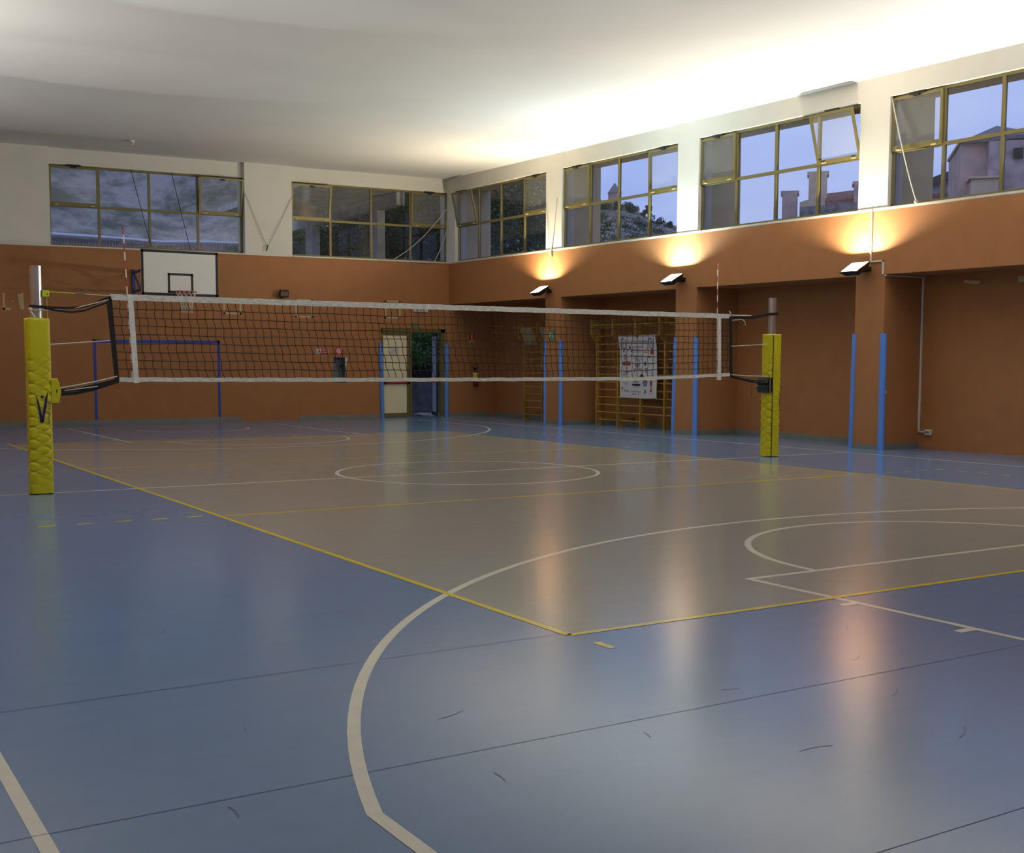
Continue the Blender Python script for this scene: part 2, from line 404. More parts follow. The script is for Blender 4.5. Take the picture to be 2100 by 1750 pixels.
# target squares and scraps of masking tape
f.mi(4)
for (a, b, c, d) in ((6.32, 6.80, 2.80, 3.20), (8.28, 8.78, 2.75, 3.245), (10.91, 11.40, 2.77, 3.27)):
    t = .05
    f.box((a, YF - .002, c), (b, YF, c + t)); f.box((a, YF - .002, d - t), (b, YF, d)); f.box((a, YF - .002, c), (a + t, YF, d)); f.box((b - t, YF - .002, c), (b, YF, d))
f.box((1.03, YF - .002, 2.80), (1.08, YF, 3.21)); f.box((1.03, YF - .002, 2.80), (1.20, YF, 2.85))
f.hexa([(1.42, YF - .002, 2.83), (1.50, YF - .002, 2.80), (1.50, YF, 2.80), (1.42, YF, 2.83), (1.36, YF - .002, 3.17), (1.49, YF - .002, 3.23), (1.49, YF, 3.23), (1.36, YF, 3.17)])
f.box((1.24, YF - .002, 3.0), (1.27, YF, 3.03))
# broken plaster edge of the hose niche
f.mi(1); f.hexa([(NX1, YF - .002, 1.45), (NX1 + .03, YF - .002, 1.47), (NX1 + .03, YF, 1.47), (NX1, YF, 1.45), (NX1, YF - .002, 1.70), (NX1 + .06, YF - .002, 1.66), (NX1 + .06, YF, 1.66), (NX1, YF, 1.7)])
f.warp()
f.build('wall_far', [ORANGE, WHITE, OUTWALL, BLUEPAINT, TAPE])['kind'] = 'structure'

w = MB()
w.mi(0).box((XL - .3, YN - .3, 0), (XL, YF + .3, 4.36)); w.mi(1).box((XL - .3, YN - .3, 4.36), (XL, YF + .3, CZ)); w.warp()
w.build('wall_left', [ORANGE, WHITE])['kind'] = 'structure'
w = MB()
w.mi(0).box((XL - .3, YN - .3, 0), (14.9, YN, 4.36)); w.mi(1).box((XL - .3, YN - .3, 4.36), (14.2, YN, CZ)); w.warp()
w.build('wall_near', [ORANGE, WHITE])['kind'] = 'structure'
c = MB(); nx, ny = 8, 12
for i in range(nx):
    for j in range(ny):
        xa, xc = XL - .3 + (17.6 + .7) * i / nx, XL - .3 + 18.3 * (i + 1) / nx
        ya, yc = YN - .3 + (YF + .45 - YN + .3) * j / ny, YN - .3 + (YF + .45 - YN + .3) * (j + 1) / ny
        c.box((xa, ya, CZ - .003), (xc, yc, CZ + .25))
c.warp(); c.build('ceiling', CEIL)['kind'] = 'structure'

# sills
s_ = MB(); s_.box((XR - .010, YN, 4.365), (13.2, YF, 4.40)); s_.warp(); s_.build('trim_1', SILLM)['kind'] = 'structure'
s_ = MB()
for a, b in ((2.14, 6.93), (8.22, XR - .03)): s_.box((a, YF - .03, 4.36), (b, YF + .3, 4.395))
s_.warp(); s_.build('trim_2', SILLM)['kind'] = 'structure'
# baseboards
b_ = MB()
for a, b in ((XL, 6.75), (8.35, 10.7), (12.95, 14.3)):
    b_.hexa([(a, YF - .03, 0), (b, YF - .022, 0), (b, YF, 0), (a, YF, 0), (a, YF - .018, .105), (b, YF - .012, .11), (b, YF, .11), (a, YF, .105)])
b_.build('baseboard_far', BASEB)['kind'] = 'structure'
b_ = MB()
edges = [(24.9, 19.89), (19.19, 14.80), (14.12, 9.78)]
for y1, y0 in edges:
    b_.hexa([(xb(y0) - .02, y0, 0), (xb(y0), y0, 0), (xb(y1), y1, 0), (xb(y1) - .02, y1, 0), (xb(y0) - .012, y0, .11), (xb(y0), y0, .11), (xb(y1), y1, .11), (xb(y1) - .012, y1, .11)])
for a, b in PIL[1:5]:
    b_.box((XR - .018, a + (.3 if a > 14 and a < 15 else 0) * 0, 0), (XR, b, .10)); b_.box((XR, a - .018, 0), (xb(a), a, .11)); b_.box((XR, b, 0), (xb(b), b + .018, .11))
b_.build('baseboard_right', BASEB)['kind'] = 'structure'

# ------------------------------------------------------------------ windows
def window(name, P, L, open_cols, seed, latches=(0, 3), handles=(0, 3)):
    """P(t, z, d): point at t along the wall (0..L), height z, depth d inwards (+) ; four columns by two rows"""
    root_p = P(L / 2, WIN_Z0, 0)
    root = thing(name, (root_p[0], root_p[1], root_p[2] * S(root_p[0], root_p[1])), None, None, kind='structure')
    fr = MB(); gl = MB(); kids = []
    def bx(mb, t0, t1, z0, z1, d0, d1, tilt=None, zh=None):
        ps = []
        for z in (z0, z1):
            for (t, d) in ((t0, d0), (t1, d0), (t1, d1), (t0, d1)):
                if tilt:
                    dz = z - zh; zz = zh + dz * math.cos(tilt) - d * math.sin(tilt); dd = d * math.cos(tilt) + dz * math.sin(tilt)
                    ps.append(P(t, zz, dd))
                else: ps.append(P(t, z, d))
        mb.hexa(ps)
    fw_ = .055
    cols = [0, L * .245, L * .5, L * .755, L]
    bx(fr, 0, L, WIN_Z0, WIN_Z0 + .045, -.03, .03); bx(fr, 0, L, WIN_Z1 - .05, WIN_Z1, -.03, .03)
    bx(fr, 0, .05, WIN_Z0, WIN_Z1, -.03, .03); bx(fr, L - .05, L, WIN_Z0, WIN_Z1, -.03, .03)
    for c_ in cols[1:4]: bx(fr, c_ - .0275, c_ + .0275, WIN_Z0, WIN_Z1, -.03, .032)
    bx(fr, 0, L, WIN_MID - .03, WIN_MID + .03, -.028, .034)
    for j in range(4):
        a, b = cols[j] + .03, cols[j + 1] - .03
        gl_d = .0
        ps = [P(a, WIN_Z0 + .03, 0), P(b, WIN_Z0 + .03, 0), P(b, WIN_MID - .02, 0), P(a, WIN_MID - .02, 0)]; gl.poly(ps)
        if j in (1, 2):
            gl.poly([P(a, WIN_MID + .02, 0), P(b, WIN_MID + .02, 0), P(b, WIN_Z1 - .03, 0), P(a, WIN_Z1 - .03, 0)])
        else:
            tilt = open_cols.get(j, 0)
            sm = MB(); z0, z1 = WIN_MID + .0, WIN_Z1 - .035; a2, b2 = cols[j] + .012, cols[j + 1] - .012; d0, d1 = .034, .066
            zh = z0
            bx(sm, a2, b2, z0, z0 + .085, d0, d1, tilt, zh); bx(sm, a2, b2, z1 - .05, z1, d0, d1, tilt, zh)
            bx(sm, a2, a2 + .05, z0 + .085, z1 - .05, d0, d1, tilt, zh); bx(sm, b2 - .05, b2, z0 + .085, z1 - .05, d0, d1, tilt, zh)
            sm.warp(); kids.append(('window_sash', sm, BRONZE))
            g = []
            for (t, z) in ((a2 + .03, z0 + .06), (b2 - .03, z0 + .06), (b2 - .03, z1 - .03), (a2 + .03, z1 - .03)):
                dz = z - zh; d = .05; g.append(P(t, zh + dz * math.cos(tilt) - d * math.sin(tilt), d * math.cos(tilt) + dz * math.sin(tilt)))
            sg = MB(); sg.poly(g); sg.warp(); kids.append(('sash_glass', sg, DUSTY))
            lm = MB(); mt = (a2 + b2) / 2; dt = math.sin(tilt) * (z1 - z0) * .8; z1 -= .05 if tilt > .05 else 0
            bx(lm, mt - .16, mt + .16, z1 - .005, z1 + .045, .03 + dt, .085 + dt); bx(lm, mt - .06, mt + .06, z1 - .04, z1 + .0, .07 + dt, .10 + dt)
            lm.warp(); kids.append(('window_latch', lm, DARKM))
            hm = MB()
            for t in (a2 + .12, b2 - .2): bx(hm, t, t + .1, z0 + .0, z0 + .022, .066, .09)
            hm.warp(); kids.append(('window_hinge', hm, mat('pale_hinge', (.6, .5, .3), .4)))
    fr.warp(); gl.warp()
    fr.build('window_frame', BRONZE, root)
    gl.build('window_glass', GLASS, root)
    for n_, m_, mt_ in kids: m_.build(n_, mt_, root)
    return root
DR = 13.06
def PR(y1):                       # right wall: t runs towards the camera from the far jamb y1
    return lambda t, z, d: (DR - d, y1 - t, z)
window('window_1', PR(24.50), 24.50 - 19.89, {0: .22, 3: 0.0}, 1)
window('window_2', PR(19.19), 19.19 - 14.80, {}, 2)
window('window_3', PR(14.12), 14.12 - 9.78, {3: .27}, 3)
window('window_4', PR(9.12), 9.12 - 4.75, {}, 4)
window('window_5', PR(4.07), 4.07 + .27, {}, 5)
window('window_6', PR(-.95), 4.35, {}, 6)
def PF(x0):
    return lambda t, z, d: (x0 + t, YF + .2 - d, z)
window('window_7', PF(2.14), 6.93 - 2.14, {0: .04, 3: .17}, 7)
window('window_8', PF(8.22), 12.97 - 8.22, {0: .14}, 8)
window('window_9', PF(-3.9), .85 + 3.9, {}, 9)

# ------------------------------------------------------------------ double door in the far wall
door = thing('door_1', (11.8, YF + .1, 0), None, None, kind='structure')
m = MB()
m.box((DX0, YF + .03, 0), (DX0 + .06, YF + .15, DZ)); m.box((DX1 - .12, YF + .03, 0), (DX1, YF + .15, DZ)); m.box((DX0, YF + .03, DZ - .12), (DX1, YF + .15, DZ))
m.box((11.72, YF + .05, 0.02), (11.77, YF + .13, DZ - .12))
m.warp(); m.build('door_frame', BRONZE, door)
m = MB()
m.mi(0).box((10.85, YF + .06, .01), (11.71, YF + .11, .12)); m.box((10.85, YF + .06, 2.30), (11.71, YF + .11, 2.38)); m.box((11.615, YF + .06, .12), (11.70, YF + .11, 2.3)); m.box((10.85, YF + .06, .12), (10.89, YF + .11, 2.3)); m.box((10.85, YF + .06, .94), (11.71, YF + .11, 1.06))
m.mi(1).box((10.88, YF + .07, .12), (11.62, YF + .10, .95)); m.box((10.88, YF + .07, 1.05), (11.62, YF + .10, 2.31))
m.warp(); leaf = m.build('door_leaf', [BRONZE, CREAM], door)
m = MB(); m.mi(0).box((10.92, YF - .02, .965), (11.66, YF + .02, 1.0)); m.mi(1).box((10.88, YF - .02, .94), (10.95, YF + .06, 1.03)); m.box((11.62, YF - .02, .94), (11.68, YF + .06, 1.03)); m.warp()
m.build('panic_bar', [REDP, BLACK], leaf)
m = MB(); m.box((11.12, YF + .067, 1.76), (11.36, YF + .07, 1.97)); m.warp(); m.build('paper_notice', mat('faded_paper', (.60, .55, .55), .7), leaf)
m = MB()
hx, hy = 12.66, YF + .14
def leafpt(u, v, z): # open leaf: u along leaf outwards, v thickness
    a = R(109); return (hx - u * math.cos(a) - v * math.sin(a), hy + u * math.sin(a) - v * math.cos(a), z)
def lb(mb, u0, u1, v0, v1, z0, z1):
    mb.hexa([leafpt(u0, v0, z0), leafpt(u1, v0, z0), leafpt(u1, v1, z0), leafpt(u0, v1, z0), leafpt(u0, v0, z1), leafpt(u1, v0, z1), leafpt(u1, v1, z1), leafpt(u0, v1, z1)])
m.mi(0); lb(m, 0, .9, 0, .05, .01, .12); lb(m, 0, .9, 0, .05, 2.30, 2.38); lb(m, 0, .05, 0, .05, .12, 2.3); lb(m, .85, .9, 0, .05, .12, 2.3)
m.mi(1); lb(m, .05, .85, .01, .04, .12, 2.30)
m.warp(); leaf2 = m.build('door_leaf', [DARKM, mat('grey_panel', (.36, .38, .40), .5)], door)
m = MB(); lb(m, .06, .84, .09, .12, .965, 1.0); m.warp(); m.build('panic_bar', REDP, leaf2)

# hose niche with an empty steel box
niche = thing('hose_cabinet', (9.53, YF + .1, .98), 'open grey steel hose box set into the orange wall under a red square sign', 'cabinet')
m = MB(); m.box((NX0, YF + .2, NZ0), (NX1, YF + .22, NZ1)); m.box((NX0, YF, NZ0), (NX0 + .012, YF + .2, NZ1)); m.box((NX1 - .012, YF, NZ0), (NX1, YF + .2, NZ1)); m.box((NX0, YF, NZ0), (NX1, YF + .2, NZ0 + .012)); m.box((NX0, YF, NZ1 - .012), (NX1, YF + .2, NZ1)); m.warp()
m.build('cabinet_body', STEELIN, niche)
m = MB(); m.tube([(9.64, YF + .19, 1.45), (9.64, YF + .10, 1.45)], .03, 10); m.tube([(9.64, YF + .10, 1.45), (9.64, YF + .085, 1.45)], .045, 12); m.warp()
m.build('valve', DARKM, niche)

# ------------------------------------------------------------------ signs on the far wall
UX, UZ = (1, 0, 0), (0, 0, 1)
def wall_sign(name, x0, x1, z0, z1, label, draw, base=SIGNW, mats=(SIGNR, SIGNW, BLACK)):
    m = MB(); m.box((x0, YF - .006, z0), (x1, YF, z1)); m.warp(); o = m.build(name, base, origin=((x0 + x1) / 2, YF - .003, (z0 + z1) / 2))
    setp(o, label, 'sign')
    p = MB(); draw(p, YF - .0065); p.warp(); p.build('printing', list(mats), o)
def d_smoke(p, y):
    p.mi(0); rect(p, (9.10, y, 1.845), UX, UZ, .20, .125)
    p.mi(1); put_text(p, 'VIETATO', .045, (9.10, y - .001, 1.872), UX, UZ, .15); put_text(p, 'FUMARE', .045, (9.10, y - .001, 1.818), UX, UZ, .15)
    p.mi(2); disc(p, (8.93, y, 1.845), UX, UZ, .048, rin=.75); p.quad((8.895, y, 1.80), (8.905, y, 1.79), (8.965, y, 1.88), (8.955, y, 1.89)); rect(p, (8.93, y - .0005, 1.845), UX, UZ, .06, .014)
wall_sign('no_smoking_sign', 8.87, 9.21, 1.78, 1.91, 'small white and red no smoking sign beside the hose sign', d_smoke, SIGNW, (SIGNR, SIGNW, NAVY))
def d_hose(p, y):
    p.mi(1); disc(p, (9.525, y, 1.865), UX, UZ, .075, n=24); rect(p, (9.60, y, 1.935), UX, UZ, .05, .012)
    put_text(p, 'IDRANTE', .035, (9.53, y, 1.762), UX, UZ, .15)
    p.mi(0); disc(p, (9.525, y - .0006, 1.865), UX, UZ, .062, rin=.85); disc(p, (9.525, y - .0006, 1.865), UX, UZ, .04, rin=.75); disc(p, (9.525, y - .0006, 1.865), UX, UZ, .018)
wall_sign('fire_hose_sign', 9.42, 9.65, 1.735, 1.955, 'square red fire hose sign above the steel wall box', d_hose, SIGNR)
def d_exit(p, y):
    p.mi(1); put_text(p, 'USCITA', .042, (11.85, y, 2.613), UX, UZ, .13); put_text(p, 'DI SICUREZZA', .036, (11.85, y, 2.563), UX, UZ, .20)
wall_sign('exit_sign', 11.73, 11.97, 2.53, 2.65, 'green safety exit sign directly above the double door', d_exit, SIGNG)
def d_ext(p, y):
    p.mi(1); rect(p, (13.70, y, 2.30), UX, UZ, .05, .20); disc(p, (13.70, y, 2.39), UX, UZ, .025)
    rect(p, (13.70, y, 2.165), UX, UZ, .18, .05)
    p.mi(0); put_text(p, 'ESTINTORE', .032, (13.70, y - .0006, 2.165), UX, UZ, .15); rect(p, (13.66, y - .0006, 2.40), UX, UZ, .02, .02)
wall_sign('extinguisher_sign', 13.61, 13.80, 2.13, 2.42, 'red and white fire extinguisher sign above the extinguisher in the far recess', d_ext, SIGNR)

# emergency light above door
em = thing('emergency_light', (12.02, YF - .03, 2.97), 'white emergency light box mounted above the double door', 'light fixture')
m = MB(); m.box((11.80, YF - .06, 2.97), (12.24, YF, 3.11)); m.warp(); m.build('housing', PVC, em, bevel=.006)
m = MB(); m.box((11.83, YF - .068, 2.99), (12.12, YF - .06, 3.09)); m.warp(); m.build('diffuser', mat('frosted_cover', (.5, .44, .42), .3), em)
m = MB(); m.box((12.15, YF - .064, 2.98), (12.22, YF - .06, 3.01)); m.warp(); m.build('brand_plate', SIGNW, em)

# small unlit floodlight on far wall
sp = thing('wall_floodlight', (7.91, YF - .1, 3.25), 'small unlit grey floodlight fixed on the far orange wall right of the basketball hoop', 'light fixture')
m = MB(); m.obox((7.92, YF - .13, 3.37), (.125, 0, 0), (0, .035, .02), (0, -.02, .085)); m.warp(); m.build('housing', DARKM, sp, bevel=.01)
m = MB(); m.obox((7.92, YF - .17, 3.372), (.10, 0, 0), (0, .002, .001), (0, -.012, .065)); m.warp(); m.build('glass', mat('dull_lamp_glass', (.22, .14, .09), .2), sp)
m = MB(); m.box((7.86, YF - .12, 3.25), (7.93, YF, 3.29)); m.box((7.87, YF - .14, 3.25), (7.92, YF - .1, 3.31)); m.warp(); m.build('bracket', BLACK, sp)

# ceiling fitting and wall hook
m = MB(); m.tube([(3.59, 22.98, 6.75), (3.59, 22.98, 6.70)], .07, 10); m.tube([(3.59, 22.98, 6.70), (3.62, 22.95, 6.66)], .03, 8); m.warp()
setp(m.build('ceiling_rose', PVC, origin=(3.59, 22.98, 6.7 * S(3.59, 22.98))), 'small white ceiling fitting near the far left windows', 'ceiling fitting')
m = MB(); m.tube([(7.52, YF, 4.62), (7.52, YF - .06, 4.62), (7.50, YF - .07, 4.58), (7.48, YF - .06, 4.48)], .014, 6); m.warp()
setp(m.build('wall_hook', DARKM, origin=(7.5, YF, 4.55 * S(7.5, YF))), 'dark metal hook on the white pier between the two far windows', 'hook')

# ------------------------------------------------------------------ cords of the windows
def cord(name, pts, r, mt, label, warp=True):
    m = MB(); m.tube(pts, r, 5)
    if warp: m.warp()
    p0 = pts[0]; o = m.build(name, mt, origin=(p0[0], p0[1], p0[2] * S(p0[0], p0[1]))); setp(o, label, 'cord', )
    return o
def sag(a, b, s, n=14): 
    a, b = Vector(a), Vector(b); return [a.lerp(b, i / n) + Vector((0, 0, -s * 4 * (i / n) * (1 - i / n))) for i in range(n + 1)]
cord('window_cord', sag((6.94, YF - .02, 5.95), (7.5, YF - .05, 4.6), .03), .005, mat('dark_cord', (.12, .1, .09), .8), 'thin slanting cord on left half of white pier above the hook')
cord('window_cord', sag((8.22, YF - .02, 5.95), (7.52, YF - .05, 4.6), .03), .005, mat('dark_cord', (.12, .1, .09), .8), 'thin slanting cord on right half of white pier above the hook')
cord('window_cord', sag((4.08, YF + .1, 6.36), (4.52, YF + .02, 4.45), .02), .008, BLACKW, 'black cord across second column of the left far window')
cord('window_cord', sag((5.08, YF + .1, 6.36), (5.50, YF + .02, 4.42), .02), .008, BLACKW, 'black cord across third column of the left far window')
cord('window_cord', sag((12.90, YF + .08, 5.90), (11.20, YF + .02, 4.42), .16), .010, ROPE, 'long pale cord sagging across the far corner window')
cord('window_cord', sag((12.93, YF + .08, 5.34), (12.48, YF + .02, 4.40), .07), .010, ROPE, 'short pale cord at right end of the far corner window')
c4 = cord('window_cord', sag((12.98, 9.10, 6.30), (12.93, 8.48, 4.42), .10), .011, ROPE, 'pale cord hanging over the leftmost panes of the nearest window')
m = MB(); m.sphere((12.92, 8.48, 4.43), .035, 8, 6); m.warp(); m.build('knot', ROPE, c4)
cord('window_cord', sag((12.93, 19.87, 5.66), (12.93, 19.62, 4.25), .02), .004, mat('dark_cord', (.12, .1, .09), .8), 'left thin cord hanging on the white pier above the farthest lit lamp')
cord('window_cord', sag((12.93, 19.36, 5.66), (12.93, 19.60, 4.25), .02), .004, mat('dark_cord', (.12, .1, .09), .8), 'right thin cord hanging on the white pier above the farthest lit lamp')
m = MB(); m.tube([(12.95, 19.61, 4.28), (12.90, 19.61, 4.27)], .03, 8); m.box((12.89, 19.59, 4.08), (12.91, 19.63, 4.18)); m.tube([(12.9, 19.6, 4.27), (12.9, 19.54, 4.62)], .012, 5); m.warp()
setp(m.build('cord_cleat', PVC, origin=(12.92, 19.61, 4.2 * S(12.9, 19.6))), 'small cleat with hanging cord ends above the farthest lit lamp', 'cleat')

# ------------------------------------------------------------------ uplighter lamps
def lamp(y, z, colr, watts, side, label):
    """side=+1: right wall (fixture sticks out towards -x); -1: left wall"""
    wx = XR if side > 0 else XL
    def P(dx, dy, dz): return (wx - side * dx, y + dy, z + dz)
    root = thing('wall_uplighter', P(0.2, 0, 0), label, 'lamp', 'floodlights along the side wall')
    # glass plane from foot (dx=.43) to top (dx=.16); normal leans to the room
    A = Vector(P(.44, 0, 0)); Bv = Vector(P(.16, 0, .165)); e = (Bv - A); ln = e.length; e.normalize()
    n = Vector((-side * math.sin(math.atan2(.165, .28)), 0, math.cos(math.atan2(.165, .28)))); yv = Vector((0, 1, 0)); ctr = (A + Bv) / 2
    hw = .185; hl = ln / 2; dp = .10
    def q(a, b, c_): return ctr + e * a + yv * b + n * c_
    hs = MB()   # tapered tray: outer shell
    T = [q(-hl, -hw, 0), q(hl, -hw, 0), q(hl, hw, 0), q(-hl, hw, 0)]; Bq = [q(-hl * .72, -hw * .72, -dp), q(hl * .8, -hw * .72, -dp), q(hl * .8, hw * .72, -dp), q(-hl * .72, hw * .72, -dp)]
    To = [q(-hl - .025, -hw - .025, 0), q(hl + .02, -hw - .025, 0), q(hl + .02, hw + .025, 0), q(-hl - .025, hw + .025, 0)]
    Bo = [q(-hl * .72 - .01, -hw * .72 - .01, -dp - .012), q(hl * .8 + .01, -hw * .72 - .01, -dp - .012), q(hl * .8 + .01, hw * .72 + .01, -dp - .012), q(-hl * .72 - .01, hw * .72 + .01, -dp - .012)]
    hs._add(T + To + Bo, [(4 + i, 4 + (i + 1) % 4, (i + 1) % 4, i) for i in range(4)] + [(8 + i, 8 + (i + 1) % 4, 4 + (i + 1) % 4, 4 + i) for i in range(4)] + [(11, 10, 9, 8)])
    for k in range(4): hs.obox(q(hl * .8 + .03, (-.09 + .06 * k), -dp * .62), e * .02, yv * .008, n * .04)
    hs.build('housing', BLACK, root)
    rf = MB(); rf._add(T + Bq, [(i, (i + 1) % 4, 4 + (i + 1) % 4, 4 + i) for i in range(4)] + [(4, 5, 6, 7)]); rf.build('reflector', REFLECT, root)
    gm = MB(); gm.poly([q(-hl, -hw, -.004), q(hl, -hw, -.004), q(hl, hw, -.004), q(-hl, hw, -.004)]); gm.build('lamp_glass', GLASS, root)
    br = MB()
    for sy in (-.16, .16): br.bar(q(.02, sy, -dp * .7), Vector(P(.0, sy * .6, .05)), .02, .03)
    br.box(P(0, -.11, .01), P(.012, .11, .09)); br.box(P(.02, -.05, .03), P(.16, .05, .11)); br.build('bracket', DARKM, root)
    bl = MB(); bl.tube([q(0, -.055, -dp * .78), q(0, .055, -dp * .78)], .014, 8)
    em_ = bpy.data.materials.new('lamp_burner'); em_.use_nodes = True; b = em_.node_tree.nodes['Principled BSDF']; b.inputs['Emission Color'].default_value = (*colr, 1); b.inputs['Emission Strength'].default_value = 60
    bl.build('bulb', em_, root)
    ld = bpy.data.lights.new('lamp_light', 'AREA'); ld.shape = 'RECTANGLE'; ld.size = .08; ld.size_y = .15; ld.energy = watts; ld.color = colr
    lo = bpy.data.objects.new('lamp_light', ld); COL.objects.link(lo); lo.parent = root
    rel = q(0, 0, -dp * .60) - Vector(P(.2, 0, 0)); zz = -n; xx = e; yy = zz.cross(xx)
    Mx = Matrix(((xx.x, yy.x, zz.x, rel.x), (xx.y, yy.y, zz.y, rel.y), (xx.z, yy.z, zz.z, rel.z), (0, 0, 0, 1)))
    Mx = Mx @ Matrix.Rotation(PI, 4, 'X') if (Mx.to_3x3() @ Vector((0, 0, -1))).dot(n) < 0 else Mx
    lo.matrix_local = Mx
    return root
labs = ['lit black uplighter on the pillar beside the small green exit sign', 'lit black uplighter on the middle pillar, right of the sponsor banner', 'large lit black uplighter on the pillar with the white conduit',
        'lit black uplighter on the fourth pillar of the right wall', 'lit black uplighter on the fifth pillar of the right wall']
for (y, z, cc, wt), lb_ in zip(LAMPS_RIGHT, labs): lamp(y, z, cc, wt, 1, lb_)
for i, (y, z, cc, wt) in enumerate(LAMPS_LEFT): lamp(y, z, cc, wt, -1, 'lit black uplighter on the left wall, ' + ('farthest one, added to brighten the far ceiling', 'second from the far end', 'third from the far end', 'nearest one')[i])

# ------------------------------------------------------------------ conduit, socket, plate
cd = thing('cable_conduit', (12.94, 9.17, 3.2 * S(12.95, 9.17)), 'thin white conduit running round the right pillar and down the recess', 'conduit')
m = MB(); m.box((12.925, 9.43, 3.44), (12.95, 9.455, 4.36)); m.box((12.925, 9.15, 3.43), (12.95, 9.455, 3.455)); m.box((12.925, 9.15, 3.2), (12.95, 9.175, 3.455)); m.warp(); m.build('front_run', PVC, cd)
m = MB(); yy = 9.10; m.box((12.93, yy - .0, 3.165), (13.92, yy + .022, 3.19)); m.warp(); m.build('ceiling_run', PVC, cd)
m = MB(); m.box((13.915, yy - .01, .30), (13.94, yy + .02, 3.19)); m.box((13.915, 8.94, .30), (13.94, yy + .02, .325)); m.warp(); m.build('wall_run', PVC, cd)
sk = thing('wall_socket', (13.9, 8.90, .30), 'small white socket box low on the recess wall at end of conduit', 'socket')
m = MB(); m.box((13.88, 8.82, .26), (13.95, 8.94, .36)); m.warp(); m.build('socket_box', PVC, sk, bevel=.005)
m = MB(); m.box((13.874, 8.885, .29), (13.88, 8.925, .33)); m.box((13.874, 8.84, .29), (13.88, 8.875, .33)); m.warp(); m.build('socket_outlet', STEELIN, sk)
m = MB(); m.box((12.98, 9.108, 1.03), (13.05, 9.12, 1.09)); m.warp()
setp(m.build('cover_plate', PVC, origin=(13.01, 9.11, 1.06 * .96)), 'tiny white plate on the side of the right pillar, beside the blue pad', 'plate')

# ------------------------------------------------------------------ blue corner pads
def corner_pad(cx, cy, sx, sy, label, r=.062, lean=0, h=2.13):
    """foam angle round the wall corner (cx, cy); sx, sy point from the corner into the wall"""
    prof = []
    n = 14; a0, a1 = (0, 270)
    # outer arc swings through the three free quadrants
    for i in range(n + 1):
        a = R(270 * i / n)
        # start at angle pointing along the wall face (0,sy) side, end along (sx,0)
        vx, vy = math.sin(a) * -sx, math.cos(a) * sy
        prof.append((cx + vx * r * .8, cy + vy * r))
    prof.append((cx, cy))
    k = S(cx, cy); m = MB(); segs = 8; nn = len(prof); vs = []; fs = []
    for j in range(segs + 1):
        z = .002 + (h * k - .002) * j / segs; off = lean * (1 - j / segs)
        vs += [(x, y + off if 1 else y, z) for x, y in prof]
    for j in range(segs):
        for i in range(nn): fs.append((j * nn + i, j * nn + (i + 1) % nn, (j + 1) * nn + (i + 1) % nn, (j + 1) * nn + i))
    fs += [tuple(range(nn - 1, -1, -1)), tuple(segs * nn + i for i in range(nn))]
    m._add(vs, fs); o = m.build('corner_pad', BLUEPAD, origin=(cx, cy, 0)); setp(o, label, 'pad', 'blue foam pads on wall corners')
corner_pad(XR, 19.19, 1, 1, 'blue foam pad under the small green exit sign, on right edge of that pillar')
corner_pad(XR, 19.89, 1, -1, 'narrow blue foam pad beside the single wall bars with boards', r=.042)
corner_pad(XR, 14.12, 1, 1, 'wide blue foam pad on the right edge of the middle pillar')
corner_pad(XR, 14.80, 1, -1, 'narrow blue foam pad at the right end of the large wall bars', lean=.04, r=.045)
corner_pad(XR, 9.12, 1, 1, 'wide blue foam pad on the right pillar nearest the camera')
corner_pad(XR, 9.78, 1, -1, 'narrow blue foam pad on the left edge of the right pillar', lean=.03, r=.045)
def door_pad(x, label, lean):
    m = MB(); r = .055; n = 12; segs = 8; vs = []; fs = []
    for j in range(segs + 1):
        z = .002 + 2.08 * j / segs; off = lean * (1 - j / segs)
        vs += [(x + off + r * math.cos(2 * PI * i / n), YF - .035 + r * .9 * math.sin(2 * PI * i / n) if math.sin(2 * PI * i / n) < 0 else YF - .002, z) for i in range(n)]
    for j in range(segs):
        for i in range(n): fs.append((j * n + i, j * n + (i + 1) % n, (j + 1) * n + (i + 1) % n, (j + 1) * n + i))
    fs += [tuple(range(n - 1, -1, -1)), tuple(segs * n + i for i in range(n))]
    m._add(vs, fs); setp(m.build('corner_pad', BLUEPAD, origin=(x, YF - .03, 0)), label, 'pad', 'blue foam pads on wall corners')
door_pad(10.76, 'blue foam strip on the left edge of the double door', .05)
door_pad(12.86, 'blue foam strip on the right edge of the double door', -.01)

# ------------------------------------------------------------------ fire extinguisher
ex = thing('fire_extinguisher', (13.77, YF - .1, .88), 'red fire extinguisher with yellow label hanging in the far recess', 'fire extinguisher')
def lathe(mb, c, prof, n=16):
    vs = []; fs = []
    for (r, z) in prof: vs += [(c[0] + r * math.cos(2 * PI * i / n), c[1] + r * math.sin(2 * PI * i / n), c[2] + z) for i in range(n)]
    for j in range(len(prof) - 1):
        for i in range(n): fs.append((j * n + i, j * n + (i + 1) % n, (j + 1) * n + (i + 1) % n, (j + 1) * n + i))
    fs += [tuple(range(n - 1, -1, -1)), tuple((len(prof) - 1) * n + i for i in range(n))]
    mb._add(vs, fs)
m = MB(); lathe(m, (13.77, YF - .1, .88), [(.07, 0), (.078, .015), (.078, .36), (.065, .41), (.03, .445), (.022, .47)]); m.build('cylinder', mat('extinguisher_red', (.24, .012, .012), .35), ex, smooth=True)
m = MB(); lathe(m, (13.77, YF - .1, 1.09), [(.0795, 0), (.0795, .13)]); m.mi(1); lathe(m, (13.77, YF - .1, 1.22), [(.0795, 0), (.0795, .035)]); m.build('label', [mat('yellow_label', (.75, .62, .03), .5), SIGNW], ex)
